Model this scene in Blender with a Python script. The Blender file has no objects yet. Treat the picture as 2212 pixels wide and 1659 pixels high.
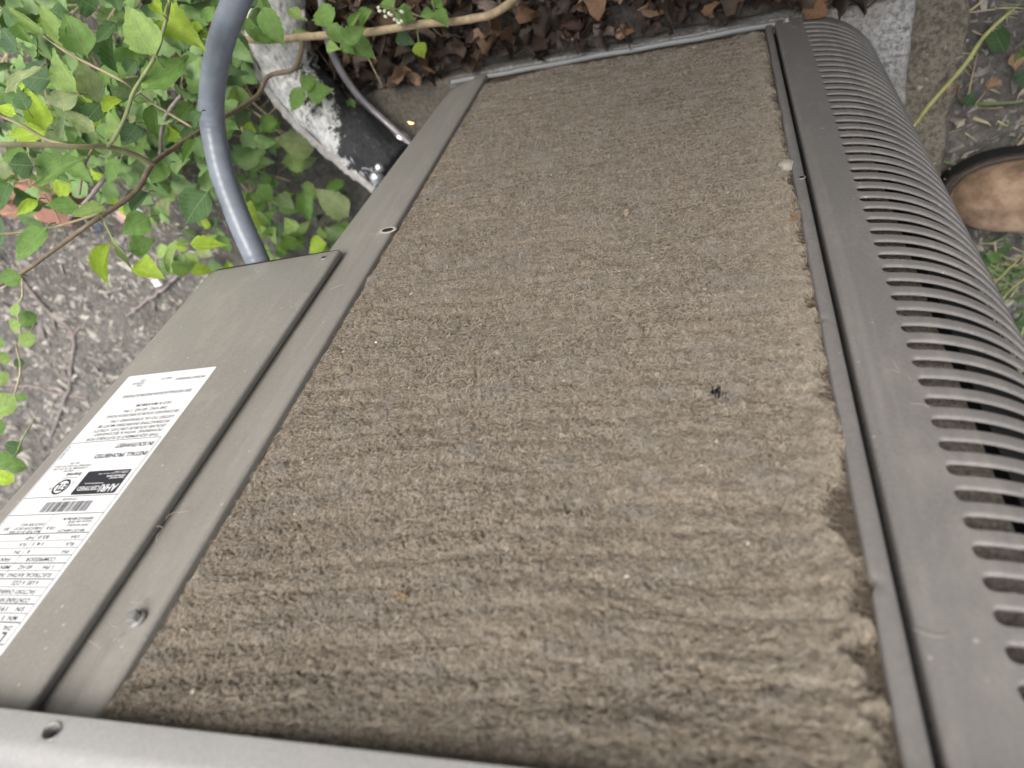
import bpy, math, random
import numpy as np
from mathutils import Matrix, Vector
R = math.radians
random.seed(7); rng = np.random.default_rng(11)
SC = bpy.context.scene
COL = SC.collection

# ------------------------------------------------------------------ camera, world, sun, exposure
F_PX, W_PX, H_PX = 1566.0, 2212.0, 1659.0          # calibrated pinhole of the photograph
CAM = Vector((0.0, -0.30, 1.008))
RX = Vector((-0.95468935, 0.22838276, -0.19081291))
UP = Vector((-0.04529139, -0.74519192, -0.66531022))
VW = Vector((0.29413762, 0.6265224, -0.72177056))
cam = bpy.data.cameras.new('camera'); cam_o = bpy.data.objects.new('camera', cam); COL.objects.link(cam_o)
cam.sensor_fit = 'HORIZONTAL'; cam.sensor_width = 36.0; cam.lens = 36.0 * F_PX / W_PX
cam.clip_start = 0.01; cam.clip_end = 500
cam.dof.use_dof = True; cam.dof.focus_distance = 0.60; cam.dof.aperture_fstop = 6.0
cam_o.matrix_world = Matrix(((RX.x, UP.x, -VW.x, CAM.x), (RX.y, UP.y, -VW.y, CAM.y), (RX.z, UP.z, -VW.z, CAM.z), (0, 0, 0, 1)))
SC.camera = cam_o

SUN_EL, SUN_AZ = 50.0, 172.0                        # azimuth measured from +y towards +x
world = bpy.data.worlds.new('World'); SC.world = world; world.use_nodes = True
wn = world.node_tree.nodes; wl = world.node_tree.links
bg = wn['Background']; sky = wn.new('ShaderNodeTexSky'); sky.sky_type = 'NISHITA'; sky.sun_disc = False
sky.sun_elevation = R(SUN_EL); sky.sun_rotation = R(SUN_AZ); sky.air_density = 1.0; sky.dust_density = 6.0; sky.ozone_density = 1.0
hs = wn.new('ShaderNodeHueSaturation'); hs.inputs['Saturation'].default_value = 0.48
wl.new(sky.outputs[0], hs.inputs['Color']); wl.new(hs.outputs[0], bg.inputs['Color'])
bg.inputs['Strength'].default_value = 0.15
sun = bpy.data.lights.new('sun', 'SUN'); sun_o = bpy.data.objects.new('sun', sun); COL.objects.link(sun_o)
sun.energy = 1.1; sun.angle = R(35); sun.color = (1.0, 0.965, 0.92)
az = R(SUN_AZ); el = R(SUN_EL)
sdir = Vector((math.sin(az) * math.cos(el), math.cos(az) * math.cos(el), math.sin(el)))
sun_o.rotation_euler = sdir.to_track_quat('Z', 'Y').to_euler()
vs = SC.view_settings; vs.view_transform = 'Standard'; vs.look = 'None'; vs.gamma = 1.0; vs.use_curve_mapping = False
vs.exposure = 0.78

def at(px, py, depth):
    """point of the place seen at photo pixel (2212 wide) at a measured distance along the view axis"""
    return CAM + (RX * ((px - W_PX / 2) / F_PX) - UP * ((py - H_PX / 2) / F_PX) + VW) * depth
def on_plane(px, py, axis, val):
    d = RX * ((px - W_PX / 2) / F_PX) - UP * ((py - H_PX / 2) / F_PX) + VW
    t = (val - CAM[axis]) / d[axis]
    return CAM + d * t
def seen(p, m=60):
    v = Vector(p) - CAM; z = v.dot(VW)
    if z < 0.1: return None
    x = W_PX / 2 + F_PX * v.dot(RX) / z; y = H_PX / 2 - F_PX * v.dot(UP) / z
    return (x, y, z) if -m < x < W_PX + m and -m < y < H_PX + m else None

# ------------------------------------------------------------------ object helpers
WM = {}
def wmat(o): return WM.get(o.name, Matrix.Identity(4))
def link(o, parent=None, m=None):
    COL.objects.link(o)
    M = m if m is not None else Matrix.Identity(4)
    if parent is not None:
        o.parent = parent; o.matrix_parent_inverse = wmat(parent).inverted()
    o.matrix_basis = M
    WM[o.name] = M
    return o
def tag(o, label=None, cat=None, group=None, kind=None):
    if label: o['label'] = label
    if cat: o['category'] = cat
    if group: o['group'] = group
    if kind: o['kind'] = kind
    return o
def thing(name, loc, label, cat, group=None):
    o = bpy.data.objects.new(name, None); o.empty_display_size = 0.05
    link(o, None, Matrix.Translation(Vector(loc)))
    return tag(o, label, cat, group)
def mk_mesh(name, verts, faces, mat=None, smooth=True, uv=None):
    me = bpy.data.meshes.new(name)
    me.from_pydata([tuple(v) for v in verts], [], [tuple(f) for f in faces]); me.update()
    if mat is not None: me.materials.append(mat)
    if smooth: me.polygons.foreach_set('use_smooth', [True] * len(me.polygons))
    if uv is not None:
        l = me.uv_layers.new(name='UVMap')
        vi = np.empty(len(me.loops), dtype=np.int32); me.loops.foreach_get('vertex_index', vi)
        l.data.foreach_set('uv', np.asarray(uv, dtype=np.float32)[vi].ravel())
    return me
def mk(name, verts, faces, mat=None, parent=None, smooth=True, uv=None, m=None):
    return link(bpy.data.objects.new(name, mk_mesh(name, verts, faces, mat, smooth, uv)), parent, m)

class MB:                                            # collects simple solids into one mesh
    def __init__(s): s.v = []; s.f = []
    def add(s, v, f):
        n = len(s.v); s.v += [tuple(a) for a in v]; s.f += [tuple(i + n for i in q) for q in f]; return s
    def box(s, lo, hi, M=None):
        v = [Vector((x, y, z)) for x in (lo[0], hi[0]) for y in (lo[1], hi[1]) for z in (lo[2], hi[2])]
        if M: v = [M @ a for a in v]
        return s.add(v, [(0, 1, 3, 2), (4, 6, 7, 5), (0, 4, 5, 1), (2, 3, 7, 6), (0, 2, 6, 4), (1, 5, 7, 3)])
    def cyl(s, rings, seg=16, M=None, cap=(True, True), rot=0.0):
        v = []; f = []
        for (r, z) in rings:
            for k in range(seg):
                a = 2 * math.pi * k / seg + rot; v.append(Vector((r * math.cos(a), r * math.sin(a), z)))
        for i in range(len(rings) - 1):
            for k in range(seg):
                a, b = i * seg + k, i * seg + (k + 1) % seg; f.append((a, b, b + seg, a + seg))
        if cap[0]: f.append(tuple(range(seg))[::-1])
        if cap[1]: f.append(tuple(range((len(rings) - 1) * seg, len(rings) * seg)))
        if M: v = [M @ a for a in v]
        return s.add(v, f)
    def tube(s, pts, rad, seg=8, closed_ends=True):
        v, f = tube_geo(pts, rad, seg); return s.add(v, f)
    def build(s, name, mat, parent=None, smooth=False): return mk(name, s.v, s.f, mat, parent, smooth)

def resample(pts, n):
    """Catmull-Rom through pts"""
    P = [Vector(p) for p in pts]
    if len(P) == 2: return [P[0].lerp(P[1], i / (n - 1)) for i in range(n)]
    P = [P[0] * 2 - P[1]] + P + [P[-1] * 2 - P[-2]]
    out = []; m = len(P) - 3
    for i in range(n):
        t = i / (n - 1) * m; k = min(int(t), m - 1); u = t - k
        a, b, c, d = P[k:k + 4]
        out.append(0.5 * ((2 * b) + (c - a) * u + (2 * a - 5 * b + 4 * c - d) * u * u + (3 * b - a - 3 * c + d) * u ** 3))
    return out
def tube_geo(pts, rad, seg=8):
    P = [Vector(p) for p in pts]; n = len(P)
    if not hasattr(rad, '__len__'): rad = [rad] * n
    elif len(rad) != n:
        rad = list(np.interp(np.linspace(0, 1, n), np.linspace(0, 1, len(rad)), rad))
    v = []; f = []
    T = (P[1] - P[0]).normalized(); N = T.orthogonal().normalized()
    for i in range(n):
        T = (P[min(i + 1, n - 1)] - P[max(i - 1, 0)]).normalized()
        N = (N - T * N.dot(T)).normalized(); B = T.cross(N)
        for k in range(seg):
            a = 2 * math.pi * k / seg; v.append(P[i] + (N * math.cos(a) + B * math.sin(a)) * rad[i])
    for i in range(n - 1):
        for k in range(seg):
            a, b = i * seg + k, i * seg + (k + 1) % seg; f.append((a, b, b + seg, a + seg))
    f.append(tuple(range(seg))[::-1]); f.append(tuple(range((n - 1) * seg, n * seg)))
    return v, f
def facing(p, normal, spin=0.0):
    """matrix at p with +z along normal"""
    q = Vector(normal).to_track_quat('Z', 'Y')
    return Matrix.Translation(Vector(p)) @ q.to_matrix().to_4x4() @ Matrix.Rotation(spin, 4, 'Z')

# ------------------------------------------------------------------ materials
def new_mat(name):
    m = bpy.data.materials.new(name); m.use_nodes = True
    nt = m.node_tree; b = nt.nodes['Principled BSDF']
    return m, nt, b
class NT:
    def __init__(s, nt): s.nt = nt
    def n(s, typ, **kw):
        o = s.nt.nodes.new(typ)
        for k, v in kw.items():
            if k.startswith('i_'):
                key = k[2:]; o.inputs[int(key) if key.isdigit() else key].default_value = v
            else: setattr(o, k, v)
        return o
    def l(s, a, b): s.nt.links.new(a, b)
    def noise(s, scale, detail=4, rough=0.6, coord='Object', stretch=None, dist=0.0):
        tc = s.n('ShaderNodeTexCoord'); src = tc.outputs[coord]
        if stretch:
            mp = s.n('ShaderNodeMapping'); mp.inputs['Scale'].default_value = stretch; s.l(src, mp.inputs[0]); src = mp.outputs[0]
        t = s.n('ShaderNodeTexNoise'); t.inputs['Scale'].default_value = scale; t.inputs['Detail'].default_value = detail
        t.inputs['Roughness'].default_value = rough; t.inputs['Distortion'].default_value = dist
        s.l(src, t.inputs['Vector']); return t.outputs['Fac']
    def ramp(s, fac, stops):
        r = s.n('ShaderNodeValToRGB'); e = r.color_ramp.elements
        while len(e) > 1: e.remove(e[-1])
        e[0].position = stops[0][0]; e[0].color = (*stops[0][1], 1) if len(stops[0][1]) == 3 else stops[0][1]
        for p, c in stops[1:]:
            x = e.new(p); x.color = (*c, 1) if len(c) == 3 else c
        s.l(fac, r.inputs[0]); return r.outputs[0]
    def mix(s, fac, a, b, mode='MIX'):
        m = s.n('ShaderNodeMix', data_type='RGBA', blend_type=mode)
        for sock, val in ((0, fac), (6, a), (7, b)):
            if hasattr(val, 'links'): s.l(val, m.inputs[sock])
            elif sock == 0: m.inputs[0].default_value = val
            else: m.inputs[sock].default_value = (*val, 1)
        return m.outputs[2]
    def math(s, op, a, b=None, c=None):
        m = s.n('ShaderNodeMath', operation=op)
        for i, val in enumerate((a, b, c)):
            if val is None: continue
            if hasattr(val, 'links'): s.l(val, m.inputs[i])
            else: m.inputs[i].default_value = val
        return m.outputs[0]
    def bump(s, h, strength, dist, bsdf):
        b = s.n('ShaderNodeBump'); b.inputs['Strength'].default_value = strength; b.inputs['Distance'].default_value = dist
        s.l(h, b.inputs['Height']); s.l(b.outputs[0], bsdf.inputs['Normal'])
G = lambda v: (v, v, v)

def paint_mat(name, c, rough=0.42, dust=0.35, spec=0.5):
    m, nt, b = new_mat(name); g = NT(nt)
    big = g.noise(9, 5, 0.65); fine = g.noise(420, 2, 0.6)
    base = g.mix(g.ramp(big, [(0.3, G(0)), (0.75, G(1))]), tuple(x * 0.94 for x in c), tuple(x * 1.08 for x in c))
    base = g.mix(g.ramp(fine, [(0.35, G(0)), (0.7, G(1))]), base, g.mix(0.22, base, tuple(min(1, x * 1.7) for x in c)))
    # dry dust specks and smears
    sp = g.n('ShaderNodeTexVoronoi'); sp.inputs['Scale'].default_value = 120; sp.inputs['Randomness'].default_value = 1.0
    tc = g.n('ShaderNodeTexCoord'); g.l(tc.outputs['Object'], sp.inputs['Vector'])
    spk = g.math('MULTIPLY', g.ramp(sp.outputs['Distance'], [(0.06, G(1)), (0.16, G(0))]), g.ramp(g.noise(31, 2), [(0.52, G(0)), (0.62, G(1))]))
    base = g.mix(g.math('MULTIPLY', spk, dust * 2.0), base, (0.46, 0.44, 0.40))
    sm = g.ramp(g.noise(26, 6, 0.75, stretch=(1, 1, 0.5)), [(0.50, G(0)), (0.68, G(1))])
    base = g.mix(g.math('MULTIPLY', sm, dust), base, (0.34, 0.315, 0.28))
    stk = g.ramp(g.noise(75, 3, 0.6, stretch=(1, 1, 0.035)), [(0.56, G(0)), (0.72, G(1))])
    base = g.mix(g.math('MULTIPLY', stk, dust * 0.55), base, (0.36, 0.335, 0.30))
    g.l(base, b.inputs['Base Color'])
    rr = g.ramp(big, [(0.2, G(rough - 0.06)), (0.8, G(rough + 0.14))]); g.l(rr, b.inputs['Roughness'])
    b.inputs['Specular IOR Level'].default_value = spec
    g.bump(fine, 0.18, 0.0006, b)
    return m
def simple(name, c, rough=0.6, metal=0.0, var=0.25, scale=60, bump=0.0, spec=0.5, bscale=None, bdist=0.001):
    m, nt, b = new_mat(name); g = NT(nt)
    f = g.noise(scale, 5, 0.65)
    g.l(g.mix(g.ramp(f, [(0.3, G(0)), (0.7, G(1))]), tuple(x * (1 - var) for x in c), tuple(min(1, x * (1 + var)) for x in c)), b.inputs['Base Color'])
    b.inputs['Roughness'].default_value = rough; b.inputs['Metallic'].default_value = metal; b.inputs['Specular IOR Level'].default_value = spec
    if bump: g.bump(g.noise(bscale or scale * 2, 5, 0.7), bump, bdist, b)
    return m
PAINT = paint_mat('taupe_paint', (0.228, 0.219, 0.200), 0.42, 0.5)
PAINT_DK = paint_mat('louver_paint', (0.172, 0.165, 0.158), 0.5, 0.34)
PAINT_LID = paint_mat('lid_paint', (0.255, 0.255, 0.25), 0.30, 0.25)
BLACK = simple('black_rubber', (0.016, 0.017, 0.019), 0.6)
SHADE_BLACK = simple('shade_black', (0.012, 0.012, 0.013), 0.9)  # near black, painted in for the shade inside holes and gaps
ZINC = simple('zinc_steel', (0.30, 0.30, 0.29), 0.5, 0.6, 0.3, 300)
SILVER = simple('nickel_cap', (0.75, 0.77, 0.80), 0.34, 0.85, 0.1, 200)
BRASS = simple('brass', (0.70, 0.50, 0.20), 0.3, 0.9, 0.2, 200)

def concrete_mat(name, lo, hi, stain, bump=0.6, rust=False):
    m, nt, b = new_mat(name); g = NT(nt)
    a = g.noise(150, 6, 0.75); s = g.noise(14, 5, 0.65)
    c = g.mix(g.ramp(a, [(0.38, G(0)), (0.58, G(1))]), lo, hi)
    c = g.mix(g.ramp(s, [(0.48, G(0)), (0.7, G(0.8))]), c, stain)
    v = g.n('ShaderNodeTexVoronoi'); v.inputs['Scale'].default_value = 190
    tc = g.n('ShaderNodeTexCoord'); g.l(tc.outputs['Object'], v.inputs['Vector'])
    c = g.mix(g.math('MULTIPLY', g.ramp(v.outputs['Distance'], [(0.18, G(1)), (0.34, G(0))]), g.ramp(g.noise(60, 2), [(0.5, G(0)), (0.6, G(0.7))])), c, (0.10, 0.09, 0.075))
    if rust:                                         # tannin and soil washed over the end where the pipes leave
        sp = g.n('ShaderNodeSeparateXYZ'); g.l(tc.outputs['Object'], sp.inputs[0])
        e = g.math('ADD', sp.outputs[0], g.math('MULTIPLY', s, 0.10))
        c = g.mix(g.ramp(e, [(0.33, G(0)), (0.42, G(0.85))]), c, g.mix(g.ramp(a, [(0.3, G(0)), (0.7, G(1))]), (0.10, 0.085, 0.062), (0.24, 0.205, 0.155)))
    g.l(c, b.inputs['Base Color']); b.inputs['Roughness'].default_value = 0.92
    g.bump(g.noise(210, 5, 0.8), bump, 0.004, b)
    return m
CONC = concrete_mat('rough_concrete', (0.20, 0.195, 0.18), (0.60, 0.595, 0.57), (0.34, 0.31, 0.26), 1.0, True)
CONC_OLD = concrete_mat('old_concrete', (0.085, 0.075, 0.055), (0.25, 0.225, 0.175), (0.10, 0.085, 0.06))

def soil_mat():
    m, nt, b = new_mat('soil'); g = NT(nt)
    a = g.noise(55, 7, 0.75); s = g.noise(6, 4, 0.6)
    c = g.ramp(a, [(0.28, (0.085, 0.079, 0.072)), (0.48, (0.19, 0.177, 0.160)), (0.62, (0.30, 0.28, 0.25)), (0.78, (0.42, 0.395, 0.355))])
    c = g.mix(g.ramp(s, [(0.42, G(0)), (0.75, G(0.45))]), c, (0.10, 0.085, 0.07))
    g.l(c, b.inputs['Base Color']); b.inputs['Roughness'].default_value = 0.95
    g.bump(g.noise(90, 6, 0.8), 1.0, 0.012, b)
    return m
SOIL = soil_mat()

def leaf_mat(name, dead=False):
    m, nt, b = new_mat(name); g = NT(nt)
    oi = g.n('ShaderNodeObjectInfo'); uv = g.n('ShaderNodeUVMap'); sx = g.n('ShaderNodeSeparateXYZ'); g.l(uv.outputs[0], sx.inputs[0])
    au = g.math('ABSOLUTE', g.math('SUBTRACT', sx.outputs[0], 0.5)); v = sx.outputs[1]
    col = oi.outputs['Color']
    blot = g.noise(5 if not dead else 9, 5, 0.7, coord='Generated')
    col = g.mix(g.ramp(blot, [(0.3, G(0)), (0.75, G(1))]), g.mix(0.55, col, g.mix(1.0, col, G(0.45), 'MULTIPLY')), g.mix(0.5, col, g.mix(1.0, col, (1.5, 1.35, 1.2), 'MULTIPLY')))
    fr = g.math('FRACT', g.math('MULTIPLY', g.math('SUBTRACT', v, g.math('MULTIPLY', au, 0.55)), 7.0))
    side = g.math('MULTIPLY', g.math('LESS_THAN', g.math('ABSOLUTE', g.math('SUBTRACT', fr, 0.5)), 0.055), 0.60)
    mid = g.math('LESS_THAN', au, 0.018)
    vein = g.math('MAXIMUM', side, mid)
    if dead: col = g.mix(g.math('MULTIPLY', vein, 0.5), col, (0.10, 0.07, 0.045))
    else: col = g.mix(g.math('MULTIPLY', vein, 0.42), col, (0.26, 0.33, 0.16))
    if not dead:
        br = g.ramp(g.noise(23, 3, 0.7, coord='Generated'), [(0.70, G(0)), (0.74, G(0.8))])
        col = g.mix(br, col, (0.14, 0.11, 0.05))
    g.l(col, b.inputs['Base Color']); b.inputs['Roughness'].default_value = 0.55 if not dead else 0.8
    b.inputs['Specular IOR Level'].default_value = 0.35 if not dead else 0.2
    g.bump(g.math('ADD', g.math('MULTIPLY', vein, -0.6), g.noise(30, 3, coord='Generated')), 0.5, 0.002, b)
    tr = g.n('ShaderNodeBsdfTranslucent'); ms = g.n('ShaderNodeMixShader'); ms.inputs[0].default_value = 0.30 if not dead else 0.08
    g.l(g.mix(1.0, col, (1.3, 1.5, 0.6) if not dead else (1.1, 0.9, 0.6), 'MULTIPLY'), tr.inputs[0])
    out = nt.nodes['Material Output']; g.l(b.outputs[0], ms.inputs[1]); g.l(tr.outputs[0], ms.inputs[2]); g.l(ms.outputs[0], out.inputs[0])
    return m
LEAF = leaf_mat('green_leaf'); DEAD = leaf_mat('dead_leaf', True)
BARK = simple('bark', (0.20, 0.155, 0.105), 0.75, 0, 0.35, 90, 0.5)
BARK_PALE = simple('pale_stem', (0.38, 0.33, 0.20), 0.6, 0, 0.25, 70, 0.2)
BARK_GREEN = simple('green_stem', (0.20, 0.23, 0.10), 0.6, 0, 0.25, 80, 0.2)
BARK_DRY = simple('dry_stick', (0.24, 0.20, 0.185), 0.8, 0, 0.3, 90, 0.4)
STRAW = simple('straw', (0.40, 0.34, 0.215), 0.8, 0, 0.5, 40)
WEED = simple('weed_stalk', (0.34, 0.36, 0.13), 0.6, 0, 0.25, 60, 0.2)
GRASS = simple('grass_blade', (0.13, 0.20, 0.06), 0.65, 0, 0.6, 25)

# ------------------------------------------------------------------ setting: ground, pad, old footing
GZ = -0.062                                          # ground level; the pad's top is z = 0
def value_noise(x, y, s, seed):
    r = np.random.default_rng(seed).random((64, 64)); x = np.asarray(x) / s; y = np.asarray(y) / s
    xi = np.floor(x).astype(int); yi = np.floor(y).astype(int); u = x - xi; v = y - yi
    u = u * u * (3 - 2 * u); v = v * v * (3 - 2 * v)
    g = lambda i, j: r[(i) % 64, (j) % 64]
    return (g(xi, yi) * (1 - u) + g(xi + 1, yi) * u) * (1 - v) + (g(xi, yi + 1) * (1 - u) + g(xi + 1, yi + 1) * u) * v
def bank(x, y): return 0.040 * np.clip((0.006 - np.asarray(y)) / 0.008, 0, 1) * np.clip((np.asarray(x) + 0.265) / 0.03, 0, 1) * np.clip((0.62 - np.asarray(x)) / 0.10, 0, 1) * np.clip((np.asarray(y) + 0.5) / 0.2, 0, 1)
def gz(x, y): return GZ - 0.012 + bank(x, y) + 0.018 * value_noise(x, y, 0.16, 3) + 0.010 * value_noise(x, y, 0.045, 4)
xs = np.concatenate([[-40, -12, -4, -1.8], np.arange(-1.2, 2.6, 0.02), [3.2, 5, 12, 40]])
ys = np.concatenate([[-40, -12, -4, -1.6], np.arange(-0.9, -0.06, 0.02), np.arange(-0.06, 0.06, 0.004), np.arange(0.06, 1.9, 0.02), [2.4, 5, 12, 40]])
X, Y = np.meshgrid(xs, ys); Z = gz(X, Y)
nx, ny = len(xs), len(ys)
fi = (np.arange(ny - 1)[:, None] * nx + np.arange(nx - 1)[None]).ravel()
ground = mk('ground', np.stack([X.ravel(), Y.ravel(), Z.ravel()], 1), np.stack([fi, fi + 1, fi + 1 + nx, fi + nx], 1), SOIL)
tag(ground, 'dark soil with chips, dry leaves and roots around the concrete pad', kind='structure')

def slab(name, outline, z0, z1, mat, inset=0.006, jit=0.0):
    rr = random.Random(5)
    pts = []
    for i in range(len(outline)):
        a, b = Vector(outline[i]), Vector(outline[(i + 1) % len(outline)]); n = max(1, int((b - a).length / 0.02))
        for k in range(n): pts.append(a.lerp(b, k / n))
    c = sum(pts, Vector((0, 0))) / len(pts)
    pts = [p + Vector((rr.uniform(-jit, jit), rr.uniform(-jit, jit))) for p in pts]
    n = len(pts); v = [(p.x, p.y, z0) for p in pts] + [(p.x, p.y, z1 - inset) for p in pts]
    v += [(p.x + (c.x - p.x) * inset / max(0.05, (c - p).length), p.y + (c.y - p.y) * inset / max(0.05, (c - p).length), z1) for p in pts]
    f = []
    for r_ in range(2):
        for k in range(n): f.append((r_ * n + k, r_ * n + (k + 1) % n, r_ * n + n + (k + 1) % n, r_ * n + n + k))
    f.append(tuple(range(2 * n, 3 * n)))
    return mk(name, v, f, mat, None, False)
pad = slab('concrete_pad', [(-0.2245, 0.002), (0.4985, -0.002), (0.505, 0.62), (-0.2245, 0.62)], -0.075, 0.0, CONC, 0.004, 0.0012)
tag(pad, 'pale rough concrete pad under the air conditioner', kind='structure')
foot = slab('old_footing', [(-0.19, -0.16), (-0.262, -0.16), (-0.287, 0.02), (-0.303, 0.10), (-0.292, 0.16), (-0.285, 0.30), (-0.25, 0.42), (-0.19, 0.44)], -0.09, -0.038, CONC_OLD, 0.006, 0.004)
tag(foot, 'dirty brown concrete footing sticking out beside the pad', kind='structure')

# an unseen low wall, added behind the camera: it hides the low sky from the foot of the coil
WALLM = simple('shade_wall', (.33, .31, .29), .9, 0, .25, 20, .5)
HW = thing('shade_wall', (-0.8, -0.84, GZ), 'added unseen grey block wall that shades the clogged coil', 'wall')
MB().box((-2.2, -0.93, GZ - .3), (0.45, -0.772, 1.16)).build('wall', WALLM, HW)
MB().box((-2.23, -0.96, 1.162), (0.48, -0.74, 1.21)).build('coping', WALLM, HW)
bme = None
for r_ in range(5):
    for c_ in range(6):
        if bme is None:
            bb = MB(); bb.box((-.194, -.006, -.094), (.194, .006, .094)); bo = bb.build('block', WALLM, HW); bme = bo.data
        else: bo = link(bpy.data.objects.new('block', bme), HW)
        bo.matrix_basis = Matrix.Translation((-2.0 + c_ * .4 - (.2 if r_ % 2 else 0) + .2, -0.766, .115 + r_ * .2 - .03)); WM[bo.name] = bo.matrix_basis.copy()

# ------------------------------------------------------------------ the air conditioner
AC = thing('air_conditioner', (0.15, 0.25, 0.0), 'taupe outdoor air conditioner with its lint-clogged coil laid bare', 'air conditioner')
SLOT_Z, PITCH = 0.4677, 0.01603
FL, AR = -0.0936, 0.10                               # end of the flat part and radius of the louvered corner

def louver_panel():
    tip = -0.0962; half = 0.0039
    # distance along the sheet: 0 at the groove edge
    def plan(s):
        L0 = 0.0685 - 0.0685; flat = -FL - 0.0685
        if s <= flat: return Vector((-0.0685 - s, 0.0)), Vector((0, -1))
        a = (s - flat) / AR
        if a < math.pi / 2:
            return Vector((FL - AR * math.sin(a), AR - AR * math.cos(a))), Vector((-math.sin(a), -math.cos(a)))
        return Vector((FL - AR, AR + (s - flat - AR * math.pi / 2))), Vector((-1, 0))
    st = -tip - 0.0685
    se = 0.30
    S = [0.0, 0.010, 0.020, 0.0265]
    S += [st + half * (1 - math.cos(a)) for a in np.linspace(0, math.pi / 2, 6)]
    S += list(np.linspace(st + half, se - half, 46))[1:-1]
    S += [se - half * (1 - math.cos(a)) for a in np.linspace(math.pi / 2, 0, 6)] + [se + 0.03, 0.46]
    def hh(s):
        if s <= st or s >= se: return 0.0
        d = min(s - st, se - s)
        return half if d >= half else math.sqrt(max(0, half * half - (half - d) ** 2))
    PL = [plan(s) for s in S]; HH = [hh(s) if hh(s) > 1e-4 else 0.0 for s in S]
    rows = []                                        # each row: (outward, z) per column
    k0 = int(math.ceil((0.030 - SLOT_Z) / PITCH)); k1 = int(math.floor((0.890 - SLOT_Z) / PITCH))
    rows.append([(0.0, 0.006)] * len(S))
    rows.append([(0.0, 0.016)] * len(S))
    for k in range(k0, k1 + 1):
        zc = SLOT_Z + k * PITCH
        # lower lip of the slot: rolls inwards and catches the sky
        for (o, dz, dc) in ((0.0, -0.0022, -0.0022), (-0.0002, -0.0012, -0.0015), (-0.0007, -0.0005, -0.0010), (-0.0013, -0.0001, -0.0006), (-0.0019, -0.0002, -0.0003)):
            rows.append([(o * (h / half), zc - h + dz * (h / half) + dc * (1 - h / half)) for h in HH])
        rows.append([(-0.0023 * (h / half), zc - h - 0.0007 * (h / half)) for h in HH])
        rows.append('gap')
        # upper edge, nearly sharp
        rows.append([(-0.0008 * (h / half), zc + h) for h in HH])
        rows.append([(-0.0001 * (h / half), zc + h + 0.0003) for h in HH])
        rows.append([(0.0, zc + h + 0.0010) for h in HH])
    rows.append([(0.0, 0.9085)] * len(S))
    v = []; f = []; n = len(S); prev = None; gap = False
    for r_ in rows:
        if r_ == 'gap': gap = True; continue
        base = len(v)
        for (o, z), (p, nn) in zip(r_, PL):
            v.append((p.x + nn.x * o, p.y + nn.y * o, z))
        if prev is not None:
            for c in range(n - 1):
                if gap and (HH[c] > 0 or HH[c + 1] > 0): continue
                f.append((prev + c, base + c, base + c + 1, prev + c + 1))
        prev = base; gap = False
    o = mk('louver_panel', v, f, PAINT_DK, AC)
    import bmesh
    bm = bmesh.new(); bm.from_mesh(o.data); bmesh.ops.remove_doubles(bm, verts=bm.verts, dist=2e-5); bmesh.ops.recalc_face_normals(bm, faces=bm.faces)
    bm.to_mesh(o.data); bm.free(); o.data.polygons.foreach_set('use_smooth', [True] * len(o.data.polygons))
    o.modifiers.new('w', 'WEIGHTED_NORMAL')
    # rolled edge along the groove
    prof = [(-0.0685, 0.0), (-0.0676, 0.0004), (-0.0668, 0.0013), (-0.0664, 0.0026), (-0.0664, 0.010)]
    ve = []; fe = []
    for z in (0.006, 0.3, 0.6, 0.9085):
        ve += [(x, y, z) for x, y in prof]
    m_ = len(prof)
    for r_ in range(3):
        for c in range(m_ - 1): fe.append((r_ * m_ + c, r_ * m_ + c + 1, r_ * m_ + m_ + c + 1, r_ * m_ + m_ + c))
    mk('panel_edge', ve, fe, PAINT_DK, AC)
    return o
louver_panel()

# narrow flange strip between coil and groove, with dents along its free edge
def flange_strip():
    zs = np.concatenate([np.linspace(0.012, 0.905, 560)])
    dents = [(0.612, 0.0016, 0.0024), (0.805, 0.0022, 0.0032), (0.34, 0.0006, 0.004), (0.47, 0.0006, 0.002), (0.70, 0.0004, 0.003)]
    v = []; f = []
    for z in zs:
        e = -0.0522 - 0.0033 * (1 - z / 0.9)
        for (dz, amp, w) in dents: e -= amp * math.exp(-((z - dz) / w) ** 2)
        e += 0.00015 * math.sin(z * 61)
        v += [(e, 0.010, z), (e - 0.0002, 0.0022, z), (e - 0.0012, 0.0012, z), (-0.0612, 0.0012, z), (-0.0622, 0.0020, z), (-0.0624, 0.014, z)]
    for i in range(len(zs) - 1):
        for c in range(5): f.append((i * 6 + c, i * 6 + 6 + c, i * 6 + 7 + c, i * 6 + 1 + c))
    mk('flange', v, f, PAINT_DK, AC)
    MB().box((-0.0664, 0.0135, 0.006), (-0.0624, 0.0150, 0.905)).build('groove_strip', BLACK, AC)  # thin black strip across the back of the groove
flange_strip()

def painted_hole(p, r, name='screw_hole', rim=ZINC, n=(0, -1, 0), sq=(1, 1)):
    M = facing(p, n)
    M = M @ Matrix.Diagonal((sq[0], sq[1], 1, 1))
    v = []; f = []
    prof = [(r * 1.55, 0.0), (r * 1.4, 0.0005), (r * 1.12, 0.0006), (r, 0.0003)]
    seg = 20
    for (rr, z) in prof:
        for k in range(seg):
            a = 2 * math.pi * k / seg; v.append(M @ Vector((rr * math.cos(a), rr * math.sin(a), z)))
    for i in range(3):
        for k in range(seg): f.append((i * seg + k, i * seg + (k + 1) % seg, i * seg + seg + (k + 1) % seg, i * seg + seg + k))
    o = mk(name, v, f, rim, AC)
    d = MB(); d.cyl([(r, 0.00015), (r * 0.98, 0.0002)], 20, M); d.build('hole', SHADE_BLACK, o)  # black disc on the surface, its colour stands in for a hole's shade
    return o
painted_hole(on_plane(1732, 383, 1, 0.0012), 0.0021)
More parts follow.
